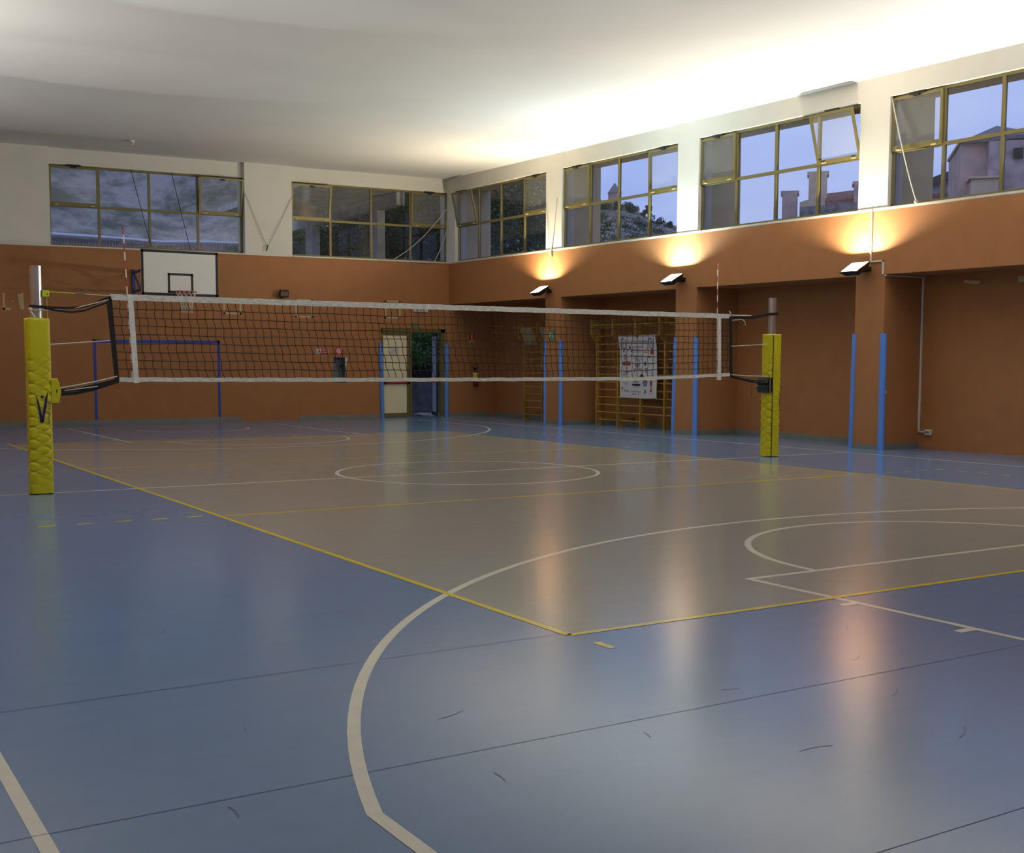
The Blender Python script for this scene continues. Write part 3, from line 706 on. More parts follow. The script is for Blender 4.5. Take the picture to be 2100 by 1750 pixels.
m = MB(); m.box((13.755, YF - .12, 1.34), (13.785, YF - .08, 1.40)); m.bar((13.77, YF - .1, 1.39), (13.86, YF - .12, 1.43), .02, .012); m.bar((13.77, YF - .1, 1.37), (13.85, YF - .12, 1.38), .02, .01); m.build('valve_handle', DARKM, ex)
m = MB(); m.tube([(13.77 + .09 * math.cos(R(a)) - .03, YF - .13, 1.42 + .085 * math.sin(R(a))) for a in range(-100, -400, -20)], .011, 6); m.build('hose', BLACK, ex)
m = MB(); m.box((13.74, YF - .03, 1.28), (13.80, YF, 1.40)); m.build('wall_bracket', DARKM, ex)

# green running man sign on pillar one
m = MB(); m.box((XR - .006, 19.47, 2.12), (XR, 19.72, 2.37)); m.warp(); o = m.build('running_man_sign', SIGNG, origin=(XR, 19.6, 2.2)); setp(o, 'small green and white exit sign on the first pillar', 'sign')
p = MB(); yv_ = (0, -1, 0); xx = XR - .0068
rect(p, (xx, 19.675, 2.275), yv_, UZ, .055, .15); p.quad((xx, 19.60, 2.30), (xx, 19.575, 2.325), (xx, 19.53, 2.24), (xx, 19.56, 2.22)); disc(p, (xx, 19.555, 2.335), yv_, UZ, .016); rect(p, (xx, 19.63, 2.255), yv_, UZ, .03, .02)
p.quad((xx, 19.55, 2.25), (xx, 19.53, 2.25), (xx, 19.50, 2.185), (xx, 19.52, 2.185)); p.quad((xx, 19.565, 2.24), (xx, 19.55, 2.24), (xx, 19.585, 2.18), (xx, 19.60, 2.185))
p.mi(1); rect(p, (xx, 19.59, 2.15), yv_, UZ, .18, .035); p.warp(); p.build('printing', [SIGNW, mat('pale_green', (.15, .35, .22), .5)], o)

# ------------------------------------------------------------------ wall bars
def wall_bars(ys, label, skip_lowest=()):
    xf = 13.70; yc = (ys[0] + ys[-1]) / 2
    t = thing('wall_bars', (13.8, yc, 0), label, 'wall bars')
    for i, y in enumerate(ys):
        m = MB(); x1 = xf; hw = .022
        pts = [(x1, 0), (x1 + .16, 0), (x1 + .16, .28), (x1 + .12, .36), (x1 + .12, 2.0), (x1 + .11, 2.62), (x1 - .17, 2.62), (x1 - .17, 2.22), (x1, 2.06)]
        k = S(13.6, y)
        n = len(pts); vs = [(a, y - hw, b * k) for a, b in pts] + [(a, y + hw, b * k) for a, b in pts]
        m._add(vs, [tuple(range(n)), tuple(range(2 * n - 1, n - 1, -1))] + [(i_, n + i_, n + (i_ + 1) % n, (i_ + 1) % n) for i_ in range(n)])
        m.build('upright', WOOD, t)
        m = MB(); m.box((x1 + .15, y - .015, .10), (xb(y), y + .015, .20)); m.build('wall_bracket', WOOD, t)
        m = MB(); m.box((x1 + .10, y - .015, 2.46), (xb(y), y + .015, 2.54)); m.build('wall_bracket', WOOD, t)
    for j in range(len(ys) - 1):
        a, b = ys[j] - .02, ys[j + 1] + .02
        zs = [(.15 + .187 * q, xf + .05) for q in range(11)] + [(2.22, xf + .02), (2.49, xf - .13), (2.44, xf + .08)]
        for qi, (z, x) in enumerate(zs):
            if qi == 0 and j in skip_lowest: continue
            m = MB(); m.tube([(x, a, z), (x, b, z)], .017, 8); m.warp(); m.build('rung', WOOD, t)
    return t
wall_bars([18.73, 17.86, 16.97, 16.08, 15.2], 'wide wooden wall bars with four bays behind the sponsor banner', (2, 3))
wb1 = wall_bars([22.08, 21.20, 20.32], 'narrow wooden wall bars partly hidden by the first pillar')
BOARD = mat('padded_board', (.40, .31, .18), .6, noise=.1, nscale=5)
for yb, lab in ((21.68, 'pale padded board leaning at top of narrow wall bars, in full view'), (20.74, 'pale padded board leaning at top of narrow wall bars, half hidden by pillar')):
    t = thing('incline_board', (13.5, yb, 2.1 * S(13.5, yb)), lab, 'bench board', 'boards hooked on the narrow wall bars')
    k = S(13.5, yb); m = MB()
    hw_ = .25
    m.hexa([(13.655, yb - hw_, 2.03 * k), (13.685, yb - hw_, 2.05 * k), (13.685, yb + hw_, 2.05 * k), (13.655, yb + hw_, 2.03 * k), (13.49, yb - hw_, 2.47 * k), (13.52, yb - hw_, 2.49 * k), (13.52, yb + hw_, 2.49 * k), (13.49, yb + hw_, 2.47 * k)])
    m.build('pad', BOARD, t, bevel=.006)
    m = MB()
    for s_y in (-.265, .265): m.bar((13.70, yb + s_y, 2.02 * k), (13.53, yb + s_y, 2.47 * k), .025, .03)
    m.tube([(13.70, yb - .05, 2.03 * k), (13.70, yb - .05, 1.95 * k), (13.67, yb - .05, 1.93 * k)], .01, 6)
    m.build('board_frame', WOOD, t)

# ------------------------------------------------------------------ sponsor banner
bn_x = 13.66
def bz(y, z): return z * S(bn_x, y)
YB0, YB1, ZB0, ZB1 = 17.72, 16.31, .735, 2.225
ban = thing('sponsor_banner', (bn_x, 16.93, .75), 'white vinyl sponsor banner hung on the wide wall bars', 'banner')
def bx_(y, z):   # cloth depth ripple
    return bn_x - .06 * min(1, max(0, (z - 1.90) / .28)) + .012 * math.sin(y * 9) * (.5 + .5 * math.cos((z - 1.0) * 2.3)) + .006 * math.sin(z * 7 + y * 3)
m = MB(); ny_, nz_ = 28, 28; vs = []; fs = []
for layer in (0, 1):
    for j in range(nz_ + 1):
        for i in range(ny_ + 1):
            y = YB0 + (YB1 - YB0) * i / ny_; tt = i / ny_
            ztop = ZB1 - .022 + .006 * math.cos(tt * PI * 6) + .022 * tt; z = ZB0 + (ztop - ZB0) * j / nz_ - .015 * math.sin(tt * PI) * (1 - j / nz_)
            x = bx_(y, z) + layer * .004; edge = .012 * math.sin(z * 5)
            vs.append((x, y + (edge if i in (0, 1) else 0), z * S(bn_x, y)))
N = (ny_ + 1) * (nz_ + 1)
for j in range(nz_):
    for i in range(ny_):
        a = j * (ny_ + 1) + i; fs.append((a, a + 1, a + ny_ + 2, a + ny_ + 1)); fs.append((N + a, N + a + ny_ + 1, N + a + ny_ + 2, N + a + 1))
m._add(vs, fs); m.build('banner_cloth', mat('banner_vinyl', (.62, .60, .64), .55), ban, smooth=True)
P_ = MB()
BW, BH = YB0 - YB1, ZB1 - ZB0
def bp(u, v): # u 0..1 left->right, v 0..1 top->bottom
    y = YB0 - u * BW; z = ZB1 - .02 - v * (BH - .02); return (0, y, z)
def T(k, s, u, v, h, wdt): P_.mi(k); put_text(P_, s, h, bp(u, v), (0, -1, 0), UZ, wdt * BW)
def RC(k, u, v, wd, h): P_.mi(k); rect(P_, bp(u, v), (0, -1, 0), UZ, wd * BW, h * BH)
def DC(k, u, v, r, rin=0, r2=None): P_.mi(k); disc(P_, bp(u, v), (0, -1, 0), UZ, r * BW, (r2 or r) * BW, rin=rin)
# palette: 0 navy 1 dark red 2 orange 3 green 4 blue 5 black 6 grey-violet
T(0, 'ASD VOLLEY PALERMO', .50, .10, .085, .56)
for u in (.13, .87): DC(0, u, .125, .065, .82, .095); T(5, 'Y', u, .13, .13, .05); DC(1, u + .008, .095, .012)
DC(5, .29, .185, .025); DC(1, .285, .175, .014); T(0, 'HOTEL TRAVIM', .49, .18, .05, .24)
DC(4, .33, .245, .02); T(0, 'CO.FRAN. & C.', .50, .235, .065, .25); RC(6, .48, .262, .22, .008)
DC(1, .11, .25, .02); T(2, 'IC', .17, .255, .06, .05)
DC(2, .74, .24, .045, .6); RC(2, .70, .262, .10, .015); DC(1, .88, .26, .045); T(2, 'Y', .88, .26, .07, .03)
DC(6, .15, .315, .035, 0, .02); RC(6, .17, .35, .16, .012); RC(1, .15, .367, .08, .01); RC(6, .17, .39, .12, .01)
T(3, 'HobbyCar', .50, .325, .085, .28); T(6, 'autoricambi', .50, .365, .06, .30); DC(1, .33, .32, .018); DC(1, .44, .365, .015)
T(0, 'A', .71, .35, .07, .03); RC(6, .82, .335, .09, .03); RC(6, .82, .352, .08, .01); DC(6, .92, .352, .018, .6)
RC(1, .20, .445, .235, .065); RC(2, .15, .445, .09, .03); RC(2, .25, .445, .09, .03)
DC(6, .49, .445, .07, .7, .075); RC(6, .49, .47, .10, .04); RC(1, .50, .535, .22, .013)
DC(3, .71, .45, .035); DC(3, .71, .43, .022); T(0, 'Damont', .86, .448, .06, .15)
T(6, 'USA', .20, .525, .06, .12); T(0, 'Confartigianato', .23, .57, .055, .28); RC(1, .20, .595, .14, .01); DC(6, .42, .575, .015, 0, .03)
DC(6, .60, .575, .04, .85); DC(3, .74, .555, .04, .6); DC(6, .88, .575, .045, .88)
RC(0, .24, .625, .30, .010); RC(6, .28, .645, .34, .008); RC(0, .20, .675, .24, .010); P_.mi(5); P_.poly([bp(.53, .66), bp(.68, .66), bp(.605, .61)]); RC(6, .84, .635, .16, .01)
T(0, 'TOP TRAVEL', .17, .765, .032, .17); RC(6, .17, .785, .12, .006)
RC(6, .45, .745, .14, .02); RC(0, .46, .79, .20, .028); RC(0, .48, .81, .15, .008); T(6, 'www.intersport.it', .46, .835, .03, .20)
DC(4, .70, .75, .07, .55); DC(4, .70, .745, .03); DC(1, .865, .76, .026, 0, .05); RC(1, .87, .83, .02, .05); RC(1, .87, .88, .035, .05)
P_.mi(3); P_.poly([bp(.05, .84), bp(.10, .84), bp(.055, .90)]); T(4, 'Media', .20, .895, .085, .16)
T(5, 'Look Time', .46, .905, .06, .22); RC(5, .41, .945, .10, .008); DC(1, .52, .945, .012)
DC(4, .71, .905, .035, 0, .02); DC(6, .71, .88, .022); RC(6, .71, .94, .10, .006); RC(6, .86, .925, .08, .006)
for u in (.03, .33, .63, .97): DC(5, u, .985, .006)
for u in (.33, .63): DC(5, u, .02, .006)
P_.v = [(bx_(y, z) - .004, y, z * S(bn_x, y)) for (x, y, z) in P_.v]
P_.build('printing', [NAVY, mat('print_red', (.30, .02, .03), .5), mat('print_orange', (.55, .20, .08), .5), mat('print_green', (.01, .12, .07), .5), mat('print_blue', (.06, .16, .32), .5), BLACK, mat('print_violet', (.22, .20, .30), .5)], ban)
m = MB()
for (y, z) in ((17.69, 2.2), (16.31, 2.21), (17.70, .75), (16.33, .75)): m.bar((bn_x - .006, y + .05, z * .97), (bn_x + .0, y - .04, z * .97 - .02), .05, .008)
m.build('tape_strip', TAPE, ban)

# ------------------------------------------------------------------ basketball hoop
hp = thing('basketball_hoop', (4.32, 21.85, 3.05), 'white basketball backboard with black border fixed to far wall', 'basketball hoop')
bx0, bx1, bz0, bz1, by_ = 3.45, 5.20, 3.02, 4.03, 21.85
m = MB(); m.mi(0).box((bx0, by_, bz0), (bx1, by_ + .03, bz1)); m.mi(1)
for (a, b, c_, d, t) in ((bx0, bx1, bz0, bz1, .055), (4.04, 4.62, 3.08, 3.525, .05)):
    y0 = by_ - .003
    m.box((a, y0, c_), (b, by_, c_ + t)); m.box((a, y0, d - t), (b, by_, d)); m.box((a, y0, c_), (a + t, by_, d)); m.box((b - t, y0, c_), (b, by_, d))
m.mi(2).box((3.51, by_ - .003, 3.965), (3.62, by_, 3.98))
m.build('backboard', [mat('board_white', (.80, .78, .74), .5), mat('board_black', (.012, .010, .014), .5), mat('faded_logo', (.35, .42, .42), .5)], hp)
rc = (4.33, 21.42, 3.09); rr = .225
m = MB(); m.tube([(rc[0] + rr * math.cos(R(a)), rc[1] + rr * math.sin(R(a)), rc[2]) for a in range(0, 361, 12)], .011, 6, False)
m.box((rc[0] - .09, rc[1] + rr - .01, rc[2] - .01), (rc[0] + .09, by_, rc[2] + .01)); m.box((rc[0] - .12, by_ - .008, rc[2] - .06), (rc[0] + .12, by_ - .003, rc[2] + .05))
for s in (-.11, .11): m.bar((rc[0] + s, by_ - .01, rc[2] - .05), (rc[0] + s * 1.2, rc[1] + .13, rc[2]), .015, .015)
m.build('rim', ORIM, hp)
m = MB(); nn = 12
def npnt(k, lv):
    rads = [.225, .19, .155, .13, .12, .125]; zz = [0, -.09, -.19, -.29, -.38, -.47]
    a = 2 * PI * (k + (.5 if lv % 2 else 0)) / nn; return (rc[0] + rads[lv] * math.cos(a), rc[1] + rads[lv] * math.sin(a), rc[2] + zz[lv])
for lv in range(5):
    for k in range(nn):
        m.tube([npnt(k, lv), npnt(k, lv + 1)], .0055, 4, False); m.tube([npnt(k, lv), npnt(k - 1 if lv % 2 == 0 else k + 1, lv + 1)], .0055, 4, False)
for k in range(nn):
    a = 2 * PI * k / nn; m.sphere((rc[0] + rr * math.cos(a), rc[1] + rr * math.sin(a), rc[2]), .018, 6, 4, (1, 1, 1.3))
m.build('hoop_net', ROPE, hp)
m = MB()
TB = mat('blue_steel', (.03, .06, .26), .5)
for x in (4.05, 5.0):
    m.bar((x, YF - .03, 3.20), (x, YF - .03, 3.80), .07, .05); m.bar((x, YF, 3.72), (x - .1, by_ + .05, 3.72), .05, .05); m.bar((x, YF, 3.26), (x - .1, by_ + .05, 3.26), .05, .05)
    for q in range(5):
        y0 = YF - .1 - q * .58; y1 = y0 - .58; m.bar((x - .033 * 0, y0, 3.28 if q % 2 else 3.70), (x - .02 * q, y1, 3.70 if q % 2 else 3.28), .03, .03)
    m.box((x - .14, by_ + .03, 3.2), (x - .06, by_ + .07, 3.85))
m.bar((3.95, by_ + .07, 3.72), (4.9, by_ + .07, 3.72), .04, .04); m.bar((3.95, by_ + .07, 3.26), (4.9, by_ + .07, 3.26), .04, .04)
m.build('support_bracket', TB, hp)

# ------------------------------------------------------------------ volleyball posts
random.seed(5)
def post(x, label, winch_col, flip):
    t = thing('volleyball_post', (x, 9.0, 0), label, 'net post', 'posts holding the volleyball net')
    m = MB(); n = 20; prof = []
    for i in range(n):
        a = 2 * PI * i / n; prof.append((x + .060 * math.copysign(abs(math.cos(a)) ** .7, math.cos(a)), 9 + .055 * math.copysign(abs(math.sin(a)) ** .7, math.sin(a))))
    m.prism(prof, 0, 2.57); m.box((x + flip * .058, 8.985, 0.3), (x + flip * .066, 9.015, 2.30)) ; m.build('pole', ALU, t)
    # padding sleeve with diagonal quilting
    m = MB(); segs = 220; n = 72; vs = []; fs = []
    for j in range(segs + 1):
        z = .01 + 1.965 * j / segs
        for i in range(n):
            a = 2 * PI * i / n; ca, sa = math.cos(a), math.sin(a)
            rx = .128 * math.copysign(abs(ca) ** .45, ca); ry = .118 * math.copysign(abs(sa) ** .45, sa)
            fade = min(1, max(0, (1.72 - z) / .5)) * min(1, max(.15, z / .3))
            u = (rx + ry) * .62
            zz_ = z + .012 * mnoise.noise(Vector((rx * 9, ry * 9, z * 6)))
            w1 = abs(math.sin((zz_ + u) * 25)); w2 = abs(math.sin((zz_ - u) * 25))
            dd = -.011 * fade * (math.exp(-(w1 / .30) ** 2) + math.exp(-(w2 / .30) ** 2)) + .003 * mnoise.noise(Vector((x + ca, sa, z * 4)))
            k = 1 + dd / .12; bulge = .004 * math.sin(z * 2.1 + x)
            vs.append((x + rx * k + bulge, 9 + ry * k, z + (.012 * math.sin(5 * a) if j == segs else 0)))
    for j in range(segs):
        for i in range(n): fs.append((j * n + i, j * n + (i + 1) % n, (j + 1) * n + (i + 1) % n, (j + 1) * n + i))
    fs.append(tuple(segs * n + i for i in range(n)))
    m._add(vs, fs); pad = m.build('padding', YELLOWV, t, smooth=True)
    return t, pad
pl, padl = post(-1.09, 'large yellow padded net post with silver pole on the left, showing V emblem', 0, 1)
pr_, padr = post(10.17, 'yellow padded net post on right side of court with black winch cover', 0, -1)
# emblem on the near face of the left post
yf_ = 9 - .1205
m = MB()
xe = -1.09
m.poly([(xe - .058, yf_, 1.14), (xe - .026, yf_, 1.06), (xe - .008, yf_, .98), (xe + .012, yf_, .88), (xe + .022, yf_, .812), (xe - .014, yf_, .812), (xe - .030, yf_, .95), (xe - .040, yf_, 1.04)])
m.poly([(xe + .078, yf_, 1.17), (xe + .070, yf_, 1.08), (xe + .055, yf_, .98), (xe + .036, yf_, .88), (xe + .022, yf_, .812), (xe + .004, yf_, .812), (xe + .012, yf_, .90), (xe + .028, yf_, 1.0), (xe + .048, yf_, 1.09)])
disc(m, (xe + .015, yf_, 1.105), UX, UZ, .015)
put_text(m, 'TYPE Unects', .048, (xe + .085, yf_, .93), (0, 0, -1), (1, 0, 0), .26)
m.build('emblem', NAVY, padl)
m = MB(); xs_ = 10.17 + .131
m.poly([(xs_, 9.0, 1.13), (xs_, 8.985, .82), (xs_, 8.97, .82), (xs_, 8.985, 1.03)]); m.poly([(xs_, 8.93, 1.15), (xs_, 8.97, .82), (xs_, 8.985, .82), (xs_, 8.95, 1.06)])
m.v = [(10.17 + .07 + (8.99 - y) * .55, 9 - .128 - 0 * y, z) for x, y, z in m.v]
m.build('emblem', NAVY, padr)
# yellow seam flaps on the right post (lacing side)
m = MB()
m.box((10.10 - .012, 8.878, .0), (10.10 + .002, 8.884, 1.97))
for z in (.35, .55, .75, 1.25, 1.42, 1.60): m.box((10.10 - .05, 8.878, z), (10.10 - .008, 8.884, z + .008))
m.build('seam', mat('dark_seam', (.06, .05, .01), .7), padr)
# pulley box and tension winches
m = MB(); m.box((-1.03, 8.95, 2.225), (-.955, 9.03, 2.30)); m.build('pulley_box', YELLOWP, pl, bevel=.004)
m = MB(); m.tube([(-.975, 8.948, 2.255), (-.975, 8.94, 2.255)], .008, 8); m.build('bolt', DARKM, pl)
m = MB(); m.prism([(-.97, 8.90), (-.90, 8.90), (-.90, 9.08), (-.97, 9.08)], 1.03, 1.31)
m.v = [(-.885 + (.03 if abs(z - 1.17) < .02 else 0) if x > -.95 else x, y, z) for x, y, z in m.v]
m2 = MB(); m2._add([(-.97, 8.90, 1.035), (-.89, 8.90, 1.03), (-.865, 8.90, 1.17), (-.90, 8.90, 1.31), (-.97, 8.90, 1.30), (-.97, 9.08, 1.035), (-.89, 9.08, 1.03), (-.865, 9.08, 1.17), (-.90, 9.08, 1.31), (-.97, 9.08, 1.30)],
        [(0, 1, 2, 3, 4), (9, 8, 7, 6, 5)] + [(i, 5 + i, 5 + (i + 1) % 5, (i + 1) % 5) for i in range(5)])
m2.build('winch_cover', YELLOWV, pl, bevel=.006)
m2 = MB(); m2._add([(10.06, 8.84, 1.05), (9.965, 8.84, 1.04), (9.92, 8.84, 1.14), (9.95, 8.84, 1.165), (9.925, 8.84, 1.20), (9.97, 8.84, 1.29), (10.06, 8.84, 1.29)] + [(10.06, 9.08, 1.05), (9.965, 9.08, 1.04), (9.92, 9.08, 1.14), (9.95, 9.08, 1.165), (9.925, 9.08, 1.20), (9.97, 9.08, 1.29), (10.06, 9.08, 1.29)],
        [(6, 5, 4, 3, 2, 1, 0), (7, 8, 9, 10, 11, 12, 13)] + [(i, (i + 1) % 7, 7 + (i + 1) % 7, 7 + i) for i in range(7)])
m2.build('winch_cover', mat('black_vinyl', (.012, .012, .013), .25), pr_, bevel=.006)
m = MB(); m.box((9.99, 8.832, 1.05), (10.0, 8.84, 1.28)); m.build('cover_edge', mat('pale_edge', (.35, .34, .3), .4), pr_)
m = MB(); m.tube([(-.975, 8.99, 2.23), (-.975, 8.99, 1.98)], .003, 4); m.build('pull_cord', YELLOWP, pl)

# ------------------------------------------------------------------ volleyball net
nt_ = thing('volleyball_net', (4.5, 9.0, 1.3), 'black mesh volleyball net with white tapes stretched between yellow posts', 'net')
NX, NXE = -.28, 9.30
def ztop(x):
    u = (x + .3) / 9.6; return 2.283 + .008 * u + .012 * (2 * u - 1) ** 2 * 0
def zbot(x):
    u = max(0, min(1, (x + .3) / 9.6)); return 1.262 - .012 * math.sin(PI * u) + .06 * max(0, u - .82) / .18 * .9 + .01 * (1 - u)
def xsh(x, z):  # left edge of the net leans
    u = max(0, 1 - (x + .3) / 9.6); return x + (.075 * u) * (2.28 - z)
def ribbon(zf, hgt, th, name, mt, n=80, x0=NX, x1=NXE):
    m = MB(); vs = []; fs = []
    for i in range(n + 1):
        x = x0 + (x1 - x0) * i / n; z = zf(x); wv = .004 * math.sin(x * 7)
        for dz, dy in ((0, -th), (0, th), (-hgt, th), (-hgt, -th)): vs.append((xsh(x, z), 9 + dy + wv, z + dz + .002 * math.sin(x * 13)))
    for i in range(n):
        for k in range(4): fs.append((i * 4 + k, i * 4 + (k + 1) % 4, (i + 1) * 4 + (k + 1) % 4, (i + 1) * 4 + k))
    fs += [(0, 1, 2, 3), (n * 4 + 3, n * 4 + 2, n * 4 + 1, n * 4)]
    m._add(vs, fs); return m.build(name, mt, nt_)
TOPT = mat('net_tape', (.80, .79, .72), .7, noise=.35, nscale=14, stretch=(1, 1, 5))
ribbon(ztop, .07, .006, 'top_tape', TOPT)
ribbon(lambda x: zbot(x) + .045, .05, .006, 'bottom_tape', TOPT)
m = MB(); rowz = 9
def npt(x, s):   # s 0 (bottom) .. 1 (top) along the mesh
    zt, zb = ztop(x) - .065, zbot(x) + .04
    z = zb + (zt - zb) * s; lean = .13 * (1 - s) ** 1.6 * math.sin(PI * max(0, min(1, (x + .6) / 7.5))) ; wob = .010 * math.sin(s * 2 * PI * 4.5 + x * 2)
    return (xsh(x, z) + lean + wob, 9 + .004 * math.sin(x * 5 + s * 9), z + .006 * math.sin(x * 4 + s * 12))
k = 0; x = NX + .1
while x < NXE - .02:
    m.tube([npt(x, i / 18) for i in range(19)], .0042, 4, False); x += .1
for r_ in range(1, rowz):
    m.tube([npt(NX + (NXE - NX) * i / 190, r_ / rowz) for i in range(191)], .0044, 4, False)
o = m.build('netting', NETCORD, nt_)
m = MB(); m.hexa([(-.32, 8.99, 2.22), (-.255, 8.99, 2.22), (-.255, 9.01, 2.22), (-.32, 9.01, 2.22), (-.32, 8.99, 2.22), (-.255, 8.99, 2.22), (-.255, 9.01, 2.22), (-.32, 9.01, 2.22)])
m = MB(); m.hexa([(-.245, 8.99, 1.28), (-.195, 8.99, 1.28), (-.195, 9.012, 1.28), (-.245, 9.012, 1.28), (-.32, 8.99, 2.23), (-.26, 8.99, 2.23), (-.26, 9.012, 2.23), (-.32, 9.012, 2.23)]); m.build('end_strap', BLACKW, nt_)
m = MB(); m.hexa([(9.285, 8.988, 1.29), (9.335, 8.988, 1.29), (9.335, 9.012, 1.29), (9.285, 9.012, 1.29), (9.255, 8.988, 2.25), (9.30, 8.988, 2.25), (9.30, 9.012, 2.25), (9.255, 9.012, 2.25)]); m.build('end_strap', BLACKW, nt_)
for (x0, x1_, lab) in ((-.05, .005, 0), (9.03, 9.065, 1)):
    m = MB(); xb_ = x0 + (.05 if lab == 0 else .025)
    m.hexa([(xb_ - .03, 8.982, 1.25), (xb_ + .03, 8.982, 1.25), (xb_ + .03, 9.018, 1.25), (xb_ - .03, 9.018, 1.25), (x0 - .03, 8.982, 2.285), (x0 + .03, 8.982, 2.285), (x0 + .03, 9.018, 2.285), (x0 - .03, 9.018, 2.285)])
    m.build('side_band', WHITEC, nt_)
# straps and ropes to the posts
def flat_strap(pts, w_, name, mt, par=nt_):
    w_ *= 1.25 if w_ < .04 else 1
    m = MB(); vs = []; fs = []
    for i, p in enumerate(pts):
        for dz, dy in ((w_ / 2, -.003), (w_ / 2, .003), (-w_ / 2, .003), (-w_ / 2, -.003)): vs.append((p[0], p[1] + dy, p[2] + dz))
    n = len(pts) - 1
    for i in range(n):
        for k in range(4): fs.append((i * 4 + k, i * 4 + (k + 1) % 4, (i + 1) * 4 + (k + 1) % 4, (i + 1) * 4 + k))
    fs += [(0, 1, 2, 3), (n * 4 + 3, n * 4 + 2, n * 4 + 1, n * 4)]
    m._add(vs, fs); return m.build(name, mt, par)
yS = 8.925
flat_strap([(-1.165, yS + .05, 2.118), (-1.10, yS, 2.115), (-.95, yS, 2.105), (-.75, 8.95, 2.105), (-.60, 8.97, 2.12), (-.45, 8.98, 2.17), (-.35, 8.985, 2.22), (-.27, 8.985, 2.245)], .022, 'strap', BLACKW)
flat_strap([(-1.02, 8.93, 2.10), (-.90, 8.94, 2.075), (-.72, 8.96, 2.06), (-.58, 8.97, 2.08), (-.45, 8.98, 2.13), (-.27, 8.985, 2.20)], .018, 'strap', BLACKW)
flat_strap([(-.92, 8.90, 1.165), (-.80, 8.93, 1.175), (-.62, 8.96, 1.19), (-.45, 8.98, 1.23), (-.2, 8.985, 1.29)], .03, 'strap', BLACKW)
flat_strap([(-.86, 8.92, 1.13), (-.70, 8.95, 1.14), (-.50, 8.97, 1.18), (-.2, 8.985, 1.275)], .03, 'strap', BLACKW)
flat_strap([(9.24, 8.985, 2.225), (9.45, 8.98, 2.235), (9.60, 8.97, 2.24), (9.75, 8.95, 2.25), (9.90, 8.94, 2.28), (10.05, 8.935, 2.305), (10.24, 8.935, 2.315)], .035, 'strap', BLACKW)
flat_strap([(9.28, 8.985, 1.30), (9.50, 8.98, 1.26), (9.70, 8.96, 1.22), (9.93, 8.92, 1.195)], .022, 'strap', BLACKW)
flat_strap([(9.28, 8.985, 1.32), (9.50, 8.98, 1.27), (9.72, 8.97, 1.24), (9.93, 8.93, 1.235)], .015, 'strap', BLACKW)
flat_strap([(9.70, 8.95, 1.19), (9.705, 8.95, 1.08), (9.70, 8.95, .98)], .06, 'strap_end', BLACKW)
nt_strap = [o for o in COL.objects if o.name.startswith('strap_end')][0]
nt_strap.data.transform(Matrix.Scale(1, 4))
def rope(pts, r, name='rope', mt=ROPE): m = MB(); m.tube(pts, r, 5); m.build(name, mt, nt_)
rope([(-.96, 9, 2.285), (-.62, 9, 2.275)], .004, 'rope', YELLOWP)
rope([(-.66, 9, 2.275), (-.60, 8.995, 2.285), (-.55, 9, 2.272), (-.60, 9.005, 2.262), (-.66, 9, 2.275)], .006, 'shackle', STEELIN)
rope([(-.55, 9, 2.272), (-.28, 9, 2.262)], .005)
rope([(-1.15, 8.94, 2.075), (-1.0, 8.935, 2.075), (-.7, 8.96, 2.10), (-.3, 8.985, 2.215)], .006)
rope([(-.97, 8.93, 1.690), (-.29, 8.985, 1.745)], .007)
rope([(-.90, 8.92, 1.195), (-.5, 8.96, 1.265), (-.22, 8.985, 1.33)], .008)
rope([(-.88, 8.92, 1.165), (-.45, 8.96, 1.215)], .006)
rope([(9.29, 8.985, 1.783), (10.05, 8.95, 1.825)], .006)
rope([(9.29, 8.985, 1.335), (9.6, 8.97, 1.315), (10.03, 8.93, 1.31)], .006)
rope([(9.25, 9, 2.34), (9.26, 8.985, 2.295), (9.3, 8.985, 2.27), (9.68, 8.97, 2.272)], .010)
rope([(9.29, 8.985, 2.19), (9.5, 8.98, 2.215), (9.56, 8.98, 2.17), (9.57, 8.98, 2.12)], .007)
m = MB(); m.sphere((-1.165, 8.93, 2.08), .022, 8, 6); m.tube([(-1.165, 8.93, 2.06), (-1.14, 8.92, 2.02), (-1.12, 8.92, 1.985)], .012, 6); m.build('knot', ROPE, nt_)

# antennas
ANT_R = mat('antenna_red', (.42, .02, .02), .4); ANT_W = mat('antenna_white', (.78, .76, .68), .4)
for (xb0, xt0, lab) in ((-.035, -.105, 'red and white antenna on the left end of the net, beside the backboard'), (9.045, 9.01, 'red and white antenna on the right end of the net')):
    zb_, zt_ = 1.29, 3.075; m = MB()
    for i in range(18):
        z0 = zb_ + (zt_ - zb_) * i / 18; z1 = zb_ + (zt_ - zb_) * (i + 1) / 18; f0 = i / 18; f1 = (i + 1) / 18
        m.mi((i + 1) % 2 == 0 and 0 or 1); m.k = 0 if i % 2 else 1
        m.tube([(xb0 + (xt0 - xb0) * f0, 9.03, z0), (xb0 + (xt0 - xb0) * f1, 9.03, z1)], .0075, 8)
    o = m.build('net_antenna', [ANT_R, ANT_W], origin=(xb0, 9.03, zb_)); setp(o, lab, 'antenna', 'antennas at the ends of the net')

# ------------------------------------------------------------------ outside
g = MB()
n = 24
g.box((-60, YF + .4, -.6), (120, 60, -.08)); g.box((15.0, -60, -.6), (120, YF + .4, -.08))
o = g.build('ground', GROUND); o['kind'] = 'structure'
